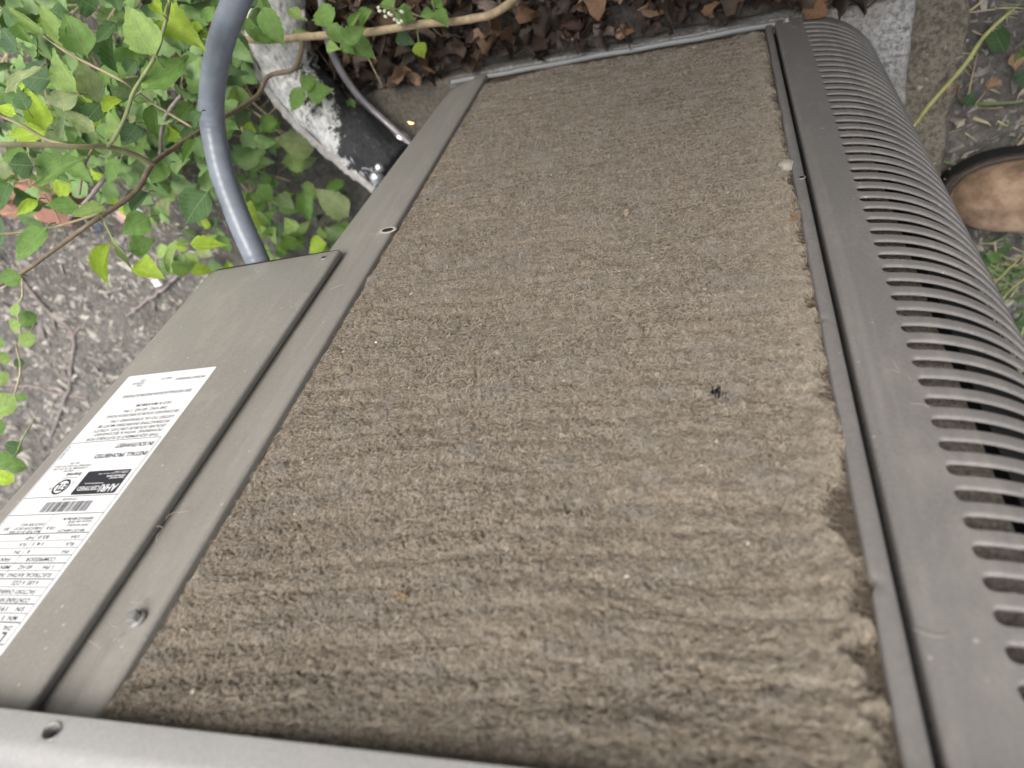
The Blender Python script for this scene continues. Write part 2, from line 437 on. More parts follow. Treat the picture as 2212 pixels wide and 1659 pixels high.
painted_hole(Vector((on_plane(1716, 57, 1, 0.0).x, 0.0, on_plane(1716, 57, 1, 0.0).z)), 0.002)

# ---- right corner: coil flange bending round the corner
def corner_post():
    prof = [(0.3072, 0.011), (0.3074, 0.0016), (0.3082, 0.0002), (0.312, 0.0), (0.318, 0.0), (0.3235, 0.0), (0.3262, 0.0012), (0.329, 0.0034), (0.333, 0.0046)]
    c = Vector((0.333, 0.0046 + 0.085)); r_ = 0.085
    for a in np.linspace(0.12, math.pi / 2, 12): prof.append((c.x + r_ * math.sin(a), c.y - r_ * math.cos(a)))
    prof.append((c.x + r_, 0.30))
    zs = np.linspace(0.004, 0.906, 30); v = []; f = []; n = len(prof)
    for z in zs:
        sh = 0.0150 * (z / 0.45)
        for (x, y) in prof:
            k = min(1, max(0, (x - 0.326) / 0.03)); v.append((x - 0.006 * k + sh * k, y, z))
    for i in range(len(zs) - 1):
        for q in range(n - 1): f.append((i * n + q, i * n + q + 1, i * n + n + q + 1, i * n + n + q))
    mk('corner_post', v, f, PAINT, AC)
corner_post()

# ---- control box cover
CP = Vector((0.33319974, -0.012, -0.53263542 + 1.008)); CA = R(3.1)
CU = Vector((math.cos(CA), math.sin(CA), 0)); CN = Vector((math.sin(CA), -math.cos(CA), 0))
KC = (0.3 - 0.0035) / 0.288
CP = CAM + (CP - CAM) * KC
def cov(u, v, out=0.0):                               # u, v in mm on the cover's face
    return CP + (CU * (u / 1000) + Vector((0, 0, v / 1000)) + CN * (out / 1000)) * KC
def control_cover():
    prof = [(8.9, -7.2), (7.3, -3.2), (6.9, -1.9), (7.6, -0.6), (9.4, -0.1), (12, 0), (20, 0), (60, 0), (100, 0), (146, 0)]
    r_ = 26.0
    for a in np.linspace(0.15, math.pi / 2 + 0.1, 12): prof.append((146 + r_ * math.sin(a), -r_ + r_ * math.cos(a)))
    prof.append((174, -120)); prof.append((176, -250))
    zs = [0, 1.2, 3, 40] + list(np.linspace(80, 436, 8)); v = []; f = []; n = len(prof)
    for i, z in enumerate(zs):
        ins = 1.2 if i == 0 else (0.35 if i == 1 else 0)
        for (u, o) in prof: v.append(cov(u + (ins if u < 10 else -ins if u > 150 else 0), z, o - ins))
    for i in range(len(zs) - 1):
        for q in range(n - 1): f.append((i * n + q, i * n + q + 1, i * n + n + q + 1, i * n + n + q))
    mk('control_cover', v, f, PAINT, AC)
    # black bottom plate with its rubber lip
    bot = [(11, -3.0), (60, -2.0), (100, -2.0), (146, -2.0)] + [(146 + 24 * math.sin(a), -26 + 24 * math.cos(a)) for a in np.linspace(0.2, math.pi / 2, 8)] + [(172, -120), (60, -120), (40, -30), (9.5, -7)]
    m_ = len(bot); v = [cov(u, 3.0, o) for u, o in bot] + [cov(u, -2.6, o + 1.2) for u, o in bot]
    f = [(k, (k + 1) % m_, m_ + (k + 1) % m_, m_ + k) for k in range(m_)] + [tuple(range(m_, 2 * m_))[::-1], tuple(range(m_))]
    mk('box_bottom', v, f, BLACK, AC, False)
control_cover()
painted_hole(cov(20.0, 11.5, 0.05), 0.0022, n=CN)

# ---- base pan lip at the foot of the coil
PAN = paint_mat('base_pan_paint', (0.27, 0.28, 0.285), 0.5, 0.3)
v = []; f = []
prof = [(0.016, 0.001), (0.0010, 0.001), (0.0002, 0.003), (0.0002, 0.0085), (0.0014, 0.0098), (0.0052, 0.0100), (0.0058, 0.0090), (0.0060, 0.002)]
xsn = np.linspace(-0.075, 0.362, 60)
for i, x in enumerate(xsn):
    w = 0.0004 * math.sin(x * 70) + 0.0003 * math.sin(x * 31)
    d = 0.0 if x < 0.36 else 0.0
    v += [(x, y + w, z + 0.6 * w) for y, z in prof]
n = len(prof)
for i in range(len(xsn) - 1):
    for c in range(n - 1): f.append((i * n + c, i * n + n + c, i * n + n + c + 1, i * n + c + 1))
mk('base_rail', v, f, PAN, AC)
MB().box((-0.175, 0.045, 0.001), (0.35, 0.58, 0.004)).build('base_pan', PAINT, AC)

# ---- lid
LY = -0.0145
def lid():
    LZ = -0.0021
    prof = [(0.010, 0.9100 + LZ), (LY + 0.0055, 0.9062 + LZ), (LY + 0.0013, 0.9056 + LZ), (LY, 0.9066 + LZ), (LY, 0.9195 + LZ), (LY + 0.0009, 0.9232 + LZ), (LY + 0.0035, 0.9268 + LZ), (LY + 0.0075, 0.9293 + LZ), (LY + 0.0145, 0.9310 + LZ), (0.03, 0.9325), (0.12, 0.9370), (0.30, 0.9385), (0.60, 0.937), (0.60, 0.91)]
    hx = on_plane(112, 1580, 1, LY)
    X0, X1 = -0.215, 0.53; hs = 0.0058; hz = hx.z
    # hole square lies between the z of rows 3 and 4
    cols = [X0, -0.1, 0.05, 0.2, hx.x - hs, hx.x + hs, 0.42, X1]
    v = []; f = []; n = len(prof)
    for x in cols: v += [(x, y, z) for y, z in prof]
    for i in range(len(cols) - 1):
        for c in range(n - 1):
            if i == 4 and c == 3: continue
            f.append((i * n + c, i * n + n + c, i * n + n + c + 1, i * n + c + 1))
    for i in (0, len(cols) - 1): f.append(tuple(i * n + k for k in range(n)))
    # the square with the hole
    z0, z1 = prof[3][1], prof[4][1]; seg = 24; ring = []; sq = []
    for k in range(seg):
        a = 2 * math.pi * k / seg; ca, sa = math.cos(a), math.sin(a)
        ring.append((hx.x + 0.0041 * ca, LY, hz + 0.0036 * sa))
        s_ = 1 / max(abs(ca), abs(sa)); zz = hz + s_ * sa * (z1 - hz if sa > 0 else hz - z0)
        sq.append((hx.x + hs * s_ * ca, LY, zz))
    b = len(v); v += sq + ring + [(p[0], LY + 0.006, p[2]) for p in ring] + [(hx.x, LY + 0.006, hz)]
    for k in range(seg):
        k2 = (k + 1) % seg
        f.append((b + k, b + k2, b + seg + k2, b + seg + k)); f.append((b + seg + k, b + seg + k2, b + 2 * seg + k2, b + 2 * seg + k))
        f.append((b + 2 * seg + k, b + 2 * seg + k2, b + 3 * seg))
    o = mk('top_lid', v, f, PAINT_LID, AC)
    m = o.modifiers.new('edge', 'EDGE_SPLIT'); m.split_angle = R(40)
    d = MB(); d.cyl([(0.0042, 0.0), (0.0043, 0.0004), (0.0047, 0.0008), (0.0051, 0.0004), (0.0052, 0.0)], 24, facing((hx.x, LY, hz), (0, -1, 0)) @ Matrix.Diagonal((1, 0.88, 1, 1)), (False, False))
    d.build('screw_hole', ZINC, AC, True)
    d = MB(); d.cyl([(0.0039, 0.0), (0.0036, 0.0006)], 20, facing((hx.x, LY + 0.0055, hz), (0, -1, 0)) @ Matrix.Diagonal((1, 0.88, 1, 1))); d.build('dark_hole_floor', SHADE_BLACK, AC)  # black disc paints the shade at the bottom of the opening
lid()

# ---- hex bolt on the post flange and torn knock-out hole
def bolt():
    p = on_plane(297, 1338, 1, 0.0); M = facing(p, (0.10, -1, 0.08), 0.35)
    b = MB(); b.cyl([(0.0054, -0.001), (0.0056, 0.0004), (0.0054, 0.0013), (0.0040, 0.0018)], 24, M); o = b.build('bolt', ZINC, AC, False)
    h = MB(); h.cyl([(0.0038, 0.0014), (0.0038, 0.0048), (0.0034, 0.0055)], 6, M); h.build('hex_head', ZINC, o)
bolt()
def pan_screw():
    M = facing((on_plane(1697, 38, 1, 0.0).x, -0.0005, 0.014), (0, -1, 0.3), 0.2); b = MB(); b.cyl([(0.0042, -0.001), (0.0042, 0.0006), (0.0030, 0.0012)], 16, M); o = b.build('bolt', SILVER, AC); h = MB(); h.cyl([(0.0028, 0.001), (0.0028, 0.0034), (0.0024, 0.0038)], 6, M); h.build('hex_head', SILVER, o)
pan_screw()
ph = on_plane(838, 497, 1, 0.0); painted_hole((ph.x, 0.0, ph.z), 0.0052, 'knockout', simple('dusty_rim', (0.42, 0.39, 0.34), 0.9, 0, 0.3, 300), sq=(1.15, 0.75))

# ---- inner coil behind the louvers: dusty strip, then coil painted near black for the deep shade
COILSTRIP = simple('dusty_coil', (0.19, 0.17, 0.15), 0.95, 0, 0.55, 420, 0.9, 0.1, 500, 0.003)
v = []; f = []
pr = [(-0.064, 0.0145), (-0.080, 0.0145)] + [(FL - 0.0855 * math.sin(a), AR - 0.0855 * math.cos(a)) for a in np.linspace(0, 0.36, 6)]
for z in np.linspace(0.006, 0.905, 90): v += [(x + (0.0016 * value_noise(z, x, 0.012, 77) if k == len(pr) - 1 else 0), y, z) for k, (x, y) in enumerate(pr)]
for i in range(89):
    for k in range(len(pr) - 1): f.append((i * len(pr) + k, i * len(pr) + k + 1, i * len(pr) + len(pr) + k + 1, i * len(pr) + len(pr) + k))
mk('coil_end', v, f, COILSTRIP, AC)
v = []; f = []
pr = [(FL - 0.0895 * math.sin(a), AR - 0.0895 * math.cos(a)) for a in np.linspace(0.40, math.pi / 2, 12)] + [(FL - 0.0895, 0.55)]
for z in (0.004, 0.905): v += [(x, y, z) for x, y in pr]
for k in range(len(pr) - 1): f.append((k, k + 1, len(pr) + k + 1, len(pr) + k))
mk('inner_coil', v, f, SHADE_BLACK, AC)
MB().box((-0.185, 0.585, 0.004), (0.42, 0.59, 0.905)).build('rear_panel', PAINT, AC)

# ---- the clogged coil: heightfield of lint
def fft_noise(sx, sz, seed, dx=0.0005, N=(2048, 1024)):
    w = np.random.default_rng(seed).standard_normal(N)
    fz = np.fft.fftfreq(N[0], dx)[:, None]; fx = np.fft.fftfreq(N[1], dx)[None]
    g = np.exp(-2 * np.pi ** 2 * ((fx * sx) ** 2 + (fz * sz) ** 2))
    o = np.fft.ifft2(np.fft.fft2(w) * g).real
    return (o - o.mean()) / o.std()
def samp(T, x, z, dx=0.0005):
    a = x / dx; b = z / dx; i = np.floor(a).astype(int); j = np.floor(b).astype(int); u = a - i; w = b - j
    n0, n1 = T.shape; i0 = i % n1; i1 = (i + 1) % n1; j0 = j % n0; j1 = (j + 1) % n0
    return (T[j0, i0] * (1 - u) + T[j0, i1] * u) * (1 - w) + (T[j1, i0] * (1 - u) + T[j1, i1] * u) * w
sst = lambda a, b, x: (lambda t: t * t * (3 - 2 * t))(np.clip((x - a) / (b - a), 0, 1))
NB = fft_noise(0.030, 0.022, 1); NS = fft_noise(0.014, 0.0028, 2); NM = fft_noise(0.0038, 0.0016, 3)
NF = fft_noise(0.0010, 0.0006, 4); NF2 = fft_noise(0.0007, 0.0007, 5); NK = fft_noise(0.012, 0.008, 6)
NW = fft_noise(0.035, 0.025, 8); NC = fft_noise(0.020, 0.0032, 9); NE = fft_noise(0.004, 0.010, 10); NS2 = fft_noise(0.007, 0.0018, 12); NC2 = fft_noise(0.016, 0.0045, 14); NP = fft_noise(0.00080, 0.00058, 13)
HOLE = on_plane(1553, 846, 1, 0.004)
def lint(x, z):
    tilt = -0.30 * np.maximum(0, x - 0.10) * sst(0.45, 0.85, z)
    wz = z + tilt + 0.0034 * samp(NW, x, z); wx = x + 0.003 * samp(NW, z * 0.5, x + 0.2)
    # where fluff covers the coil
    low = sst(0.35, 0.85, z)
    border = 0.0015 + 0.0026 * np.abs(samp(NE, x * 0 + 0.01, z)) + (0.0015 + 0.0062 * low) * np.clip(samp(NE, x * 0 + 0.05, z * 0.75) + 0.30, 0, 1.7)
    d = x + 0.0545 + 0.0016 * samp(NM, wx, wz) + 0.0010 * samp(NP, x, z) + 0.002 * samp(NS2, wx, wz)
    t = sst(-0.0015, 0.0040, d - border)
    t = t * sst(0.014, 0.026, z + 0.004 * samp(NB, x, z) + 0.002 * samp(NM, wx, wz)) * (1 - 0.5 * sst(0.3025, 0.3075, x + 0.0003 * samp(NP, x, z)))
    big = 0.0014 * samp(NB, x, z)
    sv = samp(NS, wx, wz); st = 0.00045 * (1 - np.abs(sv) * 0.9) + 0.00040 * sv
    # the air drawn through the louvre slots has packed the lint in level rows, one per slot
    ph = (z + 0.35 * (wz - z) + 0.0011 * samp(NW, x + 0.3, z) + 0.0007 * samp(NM, x, z * 0.6) - SLOT_Z) / PITCH
    fr = ph - np.floor(ph); gr = np.minimum(fr, 1 - fr); amp = 0.35 + 0.65 * sst(-0.5, 0.9, samp(NC2, x, z)); fr2 = (ph * 2 + 0.5) % 1.0; gr2 = np.minimum(fr2, 1 - fr2)
    rowsn = 0.00045 * np.cos(2 * math.pi * (fr - 0.62)) - 0.0015 * amp * (1 - 0.45 * low) * np.exp(-(gr / 0.075) ** 2) - 0.0007 * sst(0.0, 1.0, samp(NC2, x + 0.2, z + 0.1)) * np.exp(-(gr2 / 0.10) ** 2)
    nc = samp(NC, wx, wz); crease = np.exp(-(nc / 0.10) ** 2) * sst(0.45, 1.2, samp(NK, wx, wz))
    s2 = samp(NS2, wx, wz); mid = 0.00026 * samp(NM, wx, wz) + 0.00022 * (1 - 2 * np.exp(-(s2 / 0.35) ** 2))
    por = samp(NP, x, z) ; patch = 0.35 + 0.65 * sst(-0.7, 0.7, samp(NK, x + 0.1, z))
    fine = 0.00020 * por - 0.0034 * np.clip(por - 0.62, 0, 1.0) * patch
    nf = samp(NF, wx, wz); f2 = 0.00022 * samp(NF2, x, z) - 0.0006 * np.clip(nf - 0.9, 0, 1.0)
    roll = 0.0026 * np.exp(-((d - border - 0.005) / 0.005) ** 2) * low
    ed = 1 - 0.85 * sst(0.292, 0.306, x)
    h = t * (0.0042 + ed * (big + st * (1 - 0.4 * low) + rowsn * (1.75 - 0.75 * low) + mid + fine + f2 + roll - (0.0033 - 0.0014 * low) * crease)) + (1 - t) * (0.0004 + f2 * 0.8 + 0.00012 * nf)
    q = ((x - HOLE.x) / 0.0074) ** 2 + ((z - HOLE.z + 0.15 * (x - HOLE.x)) / (0.0058 - 0.25 * np.clip(HOLE.x - x, -0.003, 0.010))) ** 2
    h = h - 0.003 * np.exp(-q * 1.2)
    h = h + t * 0.0075 * sst(0.855, 0.902, z)  # bulge added under the lid to lighten the shaded band there
    return 0.0085 - h, t, q
gx = np.linspace(-0.0560, 0.3090, 560)
gzv = [0.004]
while gzv[-1] < 0.907: gzv.append(gzv[-1] + 0.00112 - 0.00062 * gzv[-1] / 0.9)
gzv = np.array(gzv); GX, GZV = np.meshgrid(gx, gzv); LYV, LT, LQ = lint(GX, GZV)
nx, nz = len(gx), len(gzv)
def lint_mat():
    m, nt, b = new_mat('grey_lint'); g = NT(nt)
    at_ = g.n('ShaderNodeAttribute', attribute_name='fluff')
    a = g.noise(520, 4, 0.75, stretch=(0.7, 1, 1.3)); s = g.noise(18, 4, 0.6, stretch=(0.6, 1, 1.5)); c2 = g.noise(55, 3, 0.6, stretch=(0.5, 1, 1.6))
    col = g.ramp(a, [(0.28, (0.072, 0.061, 0.047)), (0.5, (0.148, 0.127, 0.099)), (0.72, (0.29, 0.254, 0.206))])
    col = g.mix(g.ramp(s, [(0.4, G(0)), (0.68, G(0.55))]), col, (0.29, 0.235, 0.18))
    col = g.mix(g.ramp(c2, [(0.52, G(0)), (0.72, G(0.5))]), col, (0.33, 0.31, 0.28))
    sp = g.ramp(g.noise(900, 1, 0.5), [(0.74, G(0)), (0.76, G(0.8))])
    bare = g.ramp(g.noise(330, 4, 0.7, stretch=(0.25, 1, 1)), [(0.3, (0.060, 0.049, 0.038)), (0.7, (0.145, 0.118, 0.090))])
    col = g.mix(at_.outputs['Fac'], bare, col)
    g.l(col, b.inputs['Base Color']); b.inputs['Roughness'].default_value = 1.0; b.inputs['Specular IOR Level'].default_value = 0.05
    g.bump(g.noise(1100, 3, 0.7), 0.7, 0.0012, b)
    return m
LINT = lint_mat()
idx = np.arange(nz * nx).reshape(nz, nx)
quads = np.stack([idx[:-1, :-1], idx[:-1, 1:], idx[1:, 1:], idx[1:, :-1]], -1).reshape(-1, 4)
q4 = LQ.ravel()[quads].mean(1) + 0.30 * samp(NP, GX, GZV).ravel()[quads].mean(1)
quads = quads[q4 > 0.75]
me = bpy.data.meshes.new('coil_face')
co = np.stack([GX.ravel(), LYV.ravel(), GZV.ravel()], 1).astype(np.float32)
me.vertices.add(len(co)); me.vertices.foreach_set('co', co.ravel())
me.loops.add(quads.size); me.loops.foreach_set('vertex_index', quads.ravel().astype(np.int32))
me.polygons.add(len(quads)); me.polygons.foreach_set('loop_start', np.arange(0, quads.size, 4, dtype=np.int32))
me.update(calc_edges=True); me.polygons.foreach_set('use_smooth', np.ones(len(quads), dtype=bool))
at_ = me.attributes.new('fluff', 'FLOAT', 'POINT'); at_.data.foreach_set('value', LT.ravel().astype(np.float32))
me.materials.append(LINT)
coil = link(bpy.data.objects.new('coil_face', me), AC)
MB().box((-0.0605, 0.0120, 0.004), (0.312, 0.0135, 0.906)).build('dark_backing', SHADE_BLACK, AC)  # black board added to paint the dark behind the fins
# spine fins showing in the small hole
FIN = simple('fin_metal', (0.45, 0.44, 0.40), 0.45, 0.4, 0.2, 300)
fm = None
for k in range(6):
    x = HOLE.x - 0.0050 + k * 0.0020 + rng.uniform(-0.0002, 0.0002)
    if fm is None:
        w = 0.00030
        pts = [(0.0006 * math.sin(t * 3.0), 0, (t - 0.5) * 0.0095) for t in np.linspace(0, 1, 6)]
        vv = []; ff = []
        for p in pts: vv += [(p[0] - w, 0.0005, p[2]), (p[0] + w, 0.0005, p[2]), (p[0] + w, 0.0028, p[2]), (p[0] - w, 0.0028, p[2])]
        for i in range(5):
            for c in range(4): ff.append((i * 4 + c, i * 4 + (c + 1) % 4, i * 4 + 4 + (c + 1) % 4, i * 4 + 4 + c))
        fm = mk_mesh('fin', vv, ff, FIN, False)
    link(bpy.data.objects.new('fin', fm), AC, Matrix.Translation((x, 0.0078, HOLE.z + rng.uniform(-0.0005, 0.0005))) @ Matrix.Rotation(rng.normal(0, 0.12), 4, 'Y') @ Matrix.Diagonal((1, 1, 1.0 - 0.12 * k * (k > 2), 1)))

# lint fibres standing off the surface
def fibre_mat(name, c, var):
    m, nt, b = new_mat(name); g = NT(nt)
    hi = g.n('ShaderNodeHairInfo')
    g.l(g.ramp(hi.outputs['Random'], [(0.0, tuple(x * (1 - var) for x in c)), (0.7, c), (1.0, tuple(min(1, x * (1 + var)) for x in c))]), b.inputs['Base Color'])
    b.inputs['Roughness'].default_value = 0.9; b.inputs['Specular IOR Level'].default_value = 0.1
    return m
COCOON = on_plane(1700, 343, 1, .0)
def fibres(name, n, lmin, lmax, rad, lift, mat, seed, npts=6, curl=1.0, edge=False, tuft=0):
    r = np.random.default_rng(seed)
    u = r.random(n); z = 0.012 + 0.892 * u ** 0.85
    x = r.uniform(-0.050, 0.3085, n)
    if edge: x = -0.052 + np.abs(r.normal(0, 0.016, n))
    if tuft:
        cx = r.uniform(-0.040, 0.30, tuft); cz = 0.03 + 0.86 * r.random(tuft); cs = r.uniform(0.0018, 0.0065, tuft); cx[:8] = -0.0440 + r.uniform(-.004, .006, 8); cz[:8] = COCOON.z + r.uniform(-.006, .018, 8); w = r.integers(0, tuft, n)
        x = np.clip(cx[w] + r.normal(0, 1, n) * cs[w] * 1.5, -0.050, 0.305); z = np.clip(cz[w] + r.normal(0, 1, n) * cs[w] * 0.7, 0.015, 0.90)
    _, t, q = lint(x, z); ok = (t > (0.12 if edge else 0.35)) & (q > 0.55 + 0.5 * r.random(len(q))); x = x[ok]; z = z[ok]; n = len(x)
    L = r.uniform(lmin, lmax, n); a = r.normal(0, 1.1, n) + np.where(r.random(n) < 0.5, 0, math.pi) + r.normal(0, 0.25, n)
    P = np.zeros((n, npts, 3)); px, pz = x.copy(), z.copy()
    k = r.normal(0, 1.0, n) * curl
    ph = r.uniform(0.3, 1.0, n)
    for i in range(npts):
        s = i / (npts - 1)
        y, _, _ = lint(px, pz)
        P[:, i, 0] = px; P[:, i, 2] = pz; P[:, i, 1] = y + 0.0002 - lift * ph * np.sin(math.pi * min(1, s * 1.05) * 0.92)
        st = L / (npts - 1); px = np.clip(px + st * np.cos(a), -0.0535, 0.3085); pz = np.clip(pz + st * np.sin(a), 0.012, 0.905); a = a + k + r.normal(0, 0.45, n) * curl
    cd = bpy.data.hair_curves.new(name); cd.add_curves([npts] * n)
    cd.attributes['position'].data.foreach_set('vector', P.astype(np.float32).ravel())
    ra = cd.attributes.get('radius') or cd.attributes.new('radius', 'FLOAT', 'POINT')
    ra.data.foreach_set('value', (np.full((n, npts), rad) * np.linspace(1, 0.6, npts)).astype(np.float32).ravel())
    cd.materials.append(mat)
    return tag(link(bpy.data.objects.new(name, cd), AC), kind='stuff')
fibres('lint_fibre', 135000, 0.0040, 0.0100, 0.00012, 0.0016, fibre_mat('fibre_grey', (0.34, 0.297, 0.238), 0.55), 21, 7, 0.85)
fibres('long_lint_fibre', 14000, 0.007, 0.018, 0.00012, 0.0030, fibre_mat('fibre_pale', (0.40, 0.362, 0.31), 0.4), 22, 8, 0.8)
fibres('lint_fringe', 9000, 0.006, 0.016, 0.00010, 0.0030, fibre_mat('fibre_brown', (0.42, 0.37, 0.30), 0.4), 23, 7, 0.9, True)

fibres('lint_tuft', 16000, 0.004, 0.012, 0.00011, 0.0042, fibre_mat('fibre_tuft', (0.37, 0.335, 0.288), 0.4), 24, 7, 1.1, False, 210)

def stray_hairs():
    r = random.Random(12); b = MB()
    spots = [(0.345, 0.78, 0.0), (0.322, 0.52, -0.0008), (0.316, 0.64, -0.0008), (0.319, 0.44, -0.0008), (0.324, 0.83, -0.0008), (-0.085, 0.70, -0.0006), (-0.090, 0.66, -0.0006), (-0.078, 0.83, -0.0006), (0.330, 0.86, -0.0008)]
    for (x, z, y) in spots:
        for k in range(r.randrange(1, 5)):
            a = r.uniform(0, 6.28); L = r.uniform(.004, .014); p = Vector((x + r.gauss(0, .003), y, z + r.gauss(0, .006))); d = Vector((math.cos(a), 0, math.sin(a))) * L
            b.tube(resample([p, p + d * .5 + Vector((r.gauss(0, .0015), -.0006, r.gauss(0, .0015))), p + d], 5), .00016, 4)
    tag(b.build('stray_hair', simple('stray_hair', (.42, .39, .34), .9), AC, True), kind='stuff')
stray_hairs()

# seeds, crumbs and flakes caught in the lint
def seeds():
    r = random.Random(4); b = MB()
    for k in range(150):
        x = r.uniform(-0.045, 0.30); z = r.uniform(0.03, 0.90); y, t, q = lint(np.array([x]), np.array([z]))
        if t[0] < 0.5 or q[0] < 2: continue
        s = r.lognormvariate(-7.55, 0.38); e = r.uniform(1.0, 2.6)
        M = Matrix.Translation((x, y[0] - 0.0003, z)) @ Matrix.Rotation(r.uniform(0, 6.3), 4, 'Y') @ Matrix.Diagonal((s * e, s * 0.6, s, 1))
        b.cyl([(0.05, -1), (0.75, -0.6), (1, 0), (0.75, 0.6), (0.05, 1)], 6, M)
    o = b.build('seed_speck', simple('pale_seed', (0.66, 0.61, 0.50), 0.7, 0, 0.3, 500), AC, True); tag(o, kind='stuff')
    b = MB()
    c = on_plane(868, 1291, 1, 0.003)
    for k in range(22):
        M = Matrix.Translation((c.x + r.gauss(0, 0.0022), 0.0015 + r.uniform(-0.0015, 0.001), c.z + r.gauss(0, 0.0014))) @ Matrix.Rotation(r.uniform(0, 6), 4, 'Y') @ Matrix.Diagonal((0.0009, 0.0006, 0.0006, 1))
        b.cyl([(0.05, -1), (0.75, -0.6), (1, 0), (0.75, 0.6), (0.05, 1)], 6, M)
    o = b.build('seed_cluster', simple('tan_seed', (0.26, 0.18, 0.10), 0.7, 0, 0.3, 500), AC, True); tag(o, kind='stuff')
seeds()

# ---- service valves showing past the corner
def valve(px, py, depth, r_, mat, name, seg=6, n=(-0.2, -0.5, 0.85)):
    p = at(px, py, depth); b = MB(); M = facing(p, n, 0.4)
    if seg == 6: b.cyl([(r_, -0.012), (r_, 0.0), (r_ * 0.82, 0.003)], 6, M)
    else: b.cyl([(r_ * 0.8, -0.018), (r_, -0.012), (r_, 0.0), (r_ * 0.85, r_ * 0.5), (r_ * 0.4, r_ * 0.8)], 18, M)
    return b.build(name, mat, AC, seg != 6)
valve(866, 301, 1.04, 0.0115, SILVER, 'valve_cap', 18)
valve(863, 316, 1.045, 0.0066, SILVER, 'valve_cap')
valve(812, 383, 0.99, 0.0088, SILVER, 'valve_cap', 18)
valve(819, 362, 1.0, 0.0066, SILVER, 'valve_cap', 18)
valve(889, 262, 1.08, 0.0068, BRASS, 'brass_fitting')

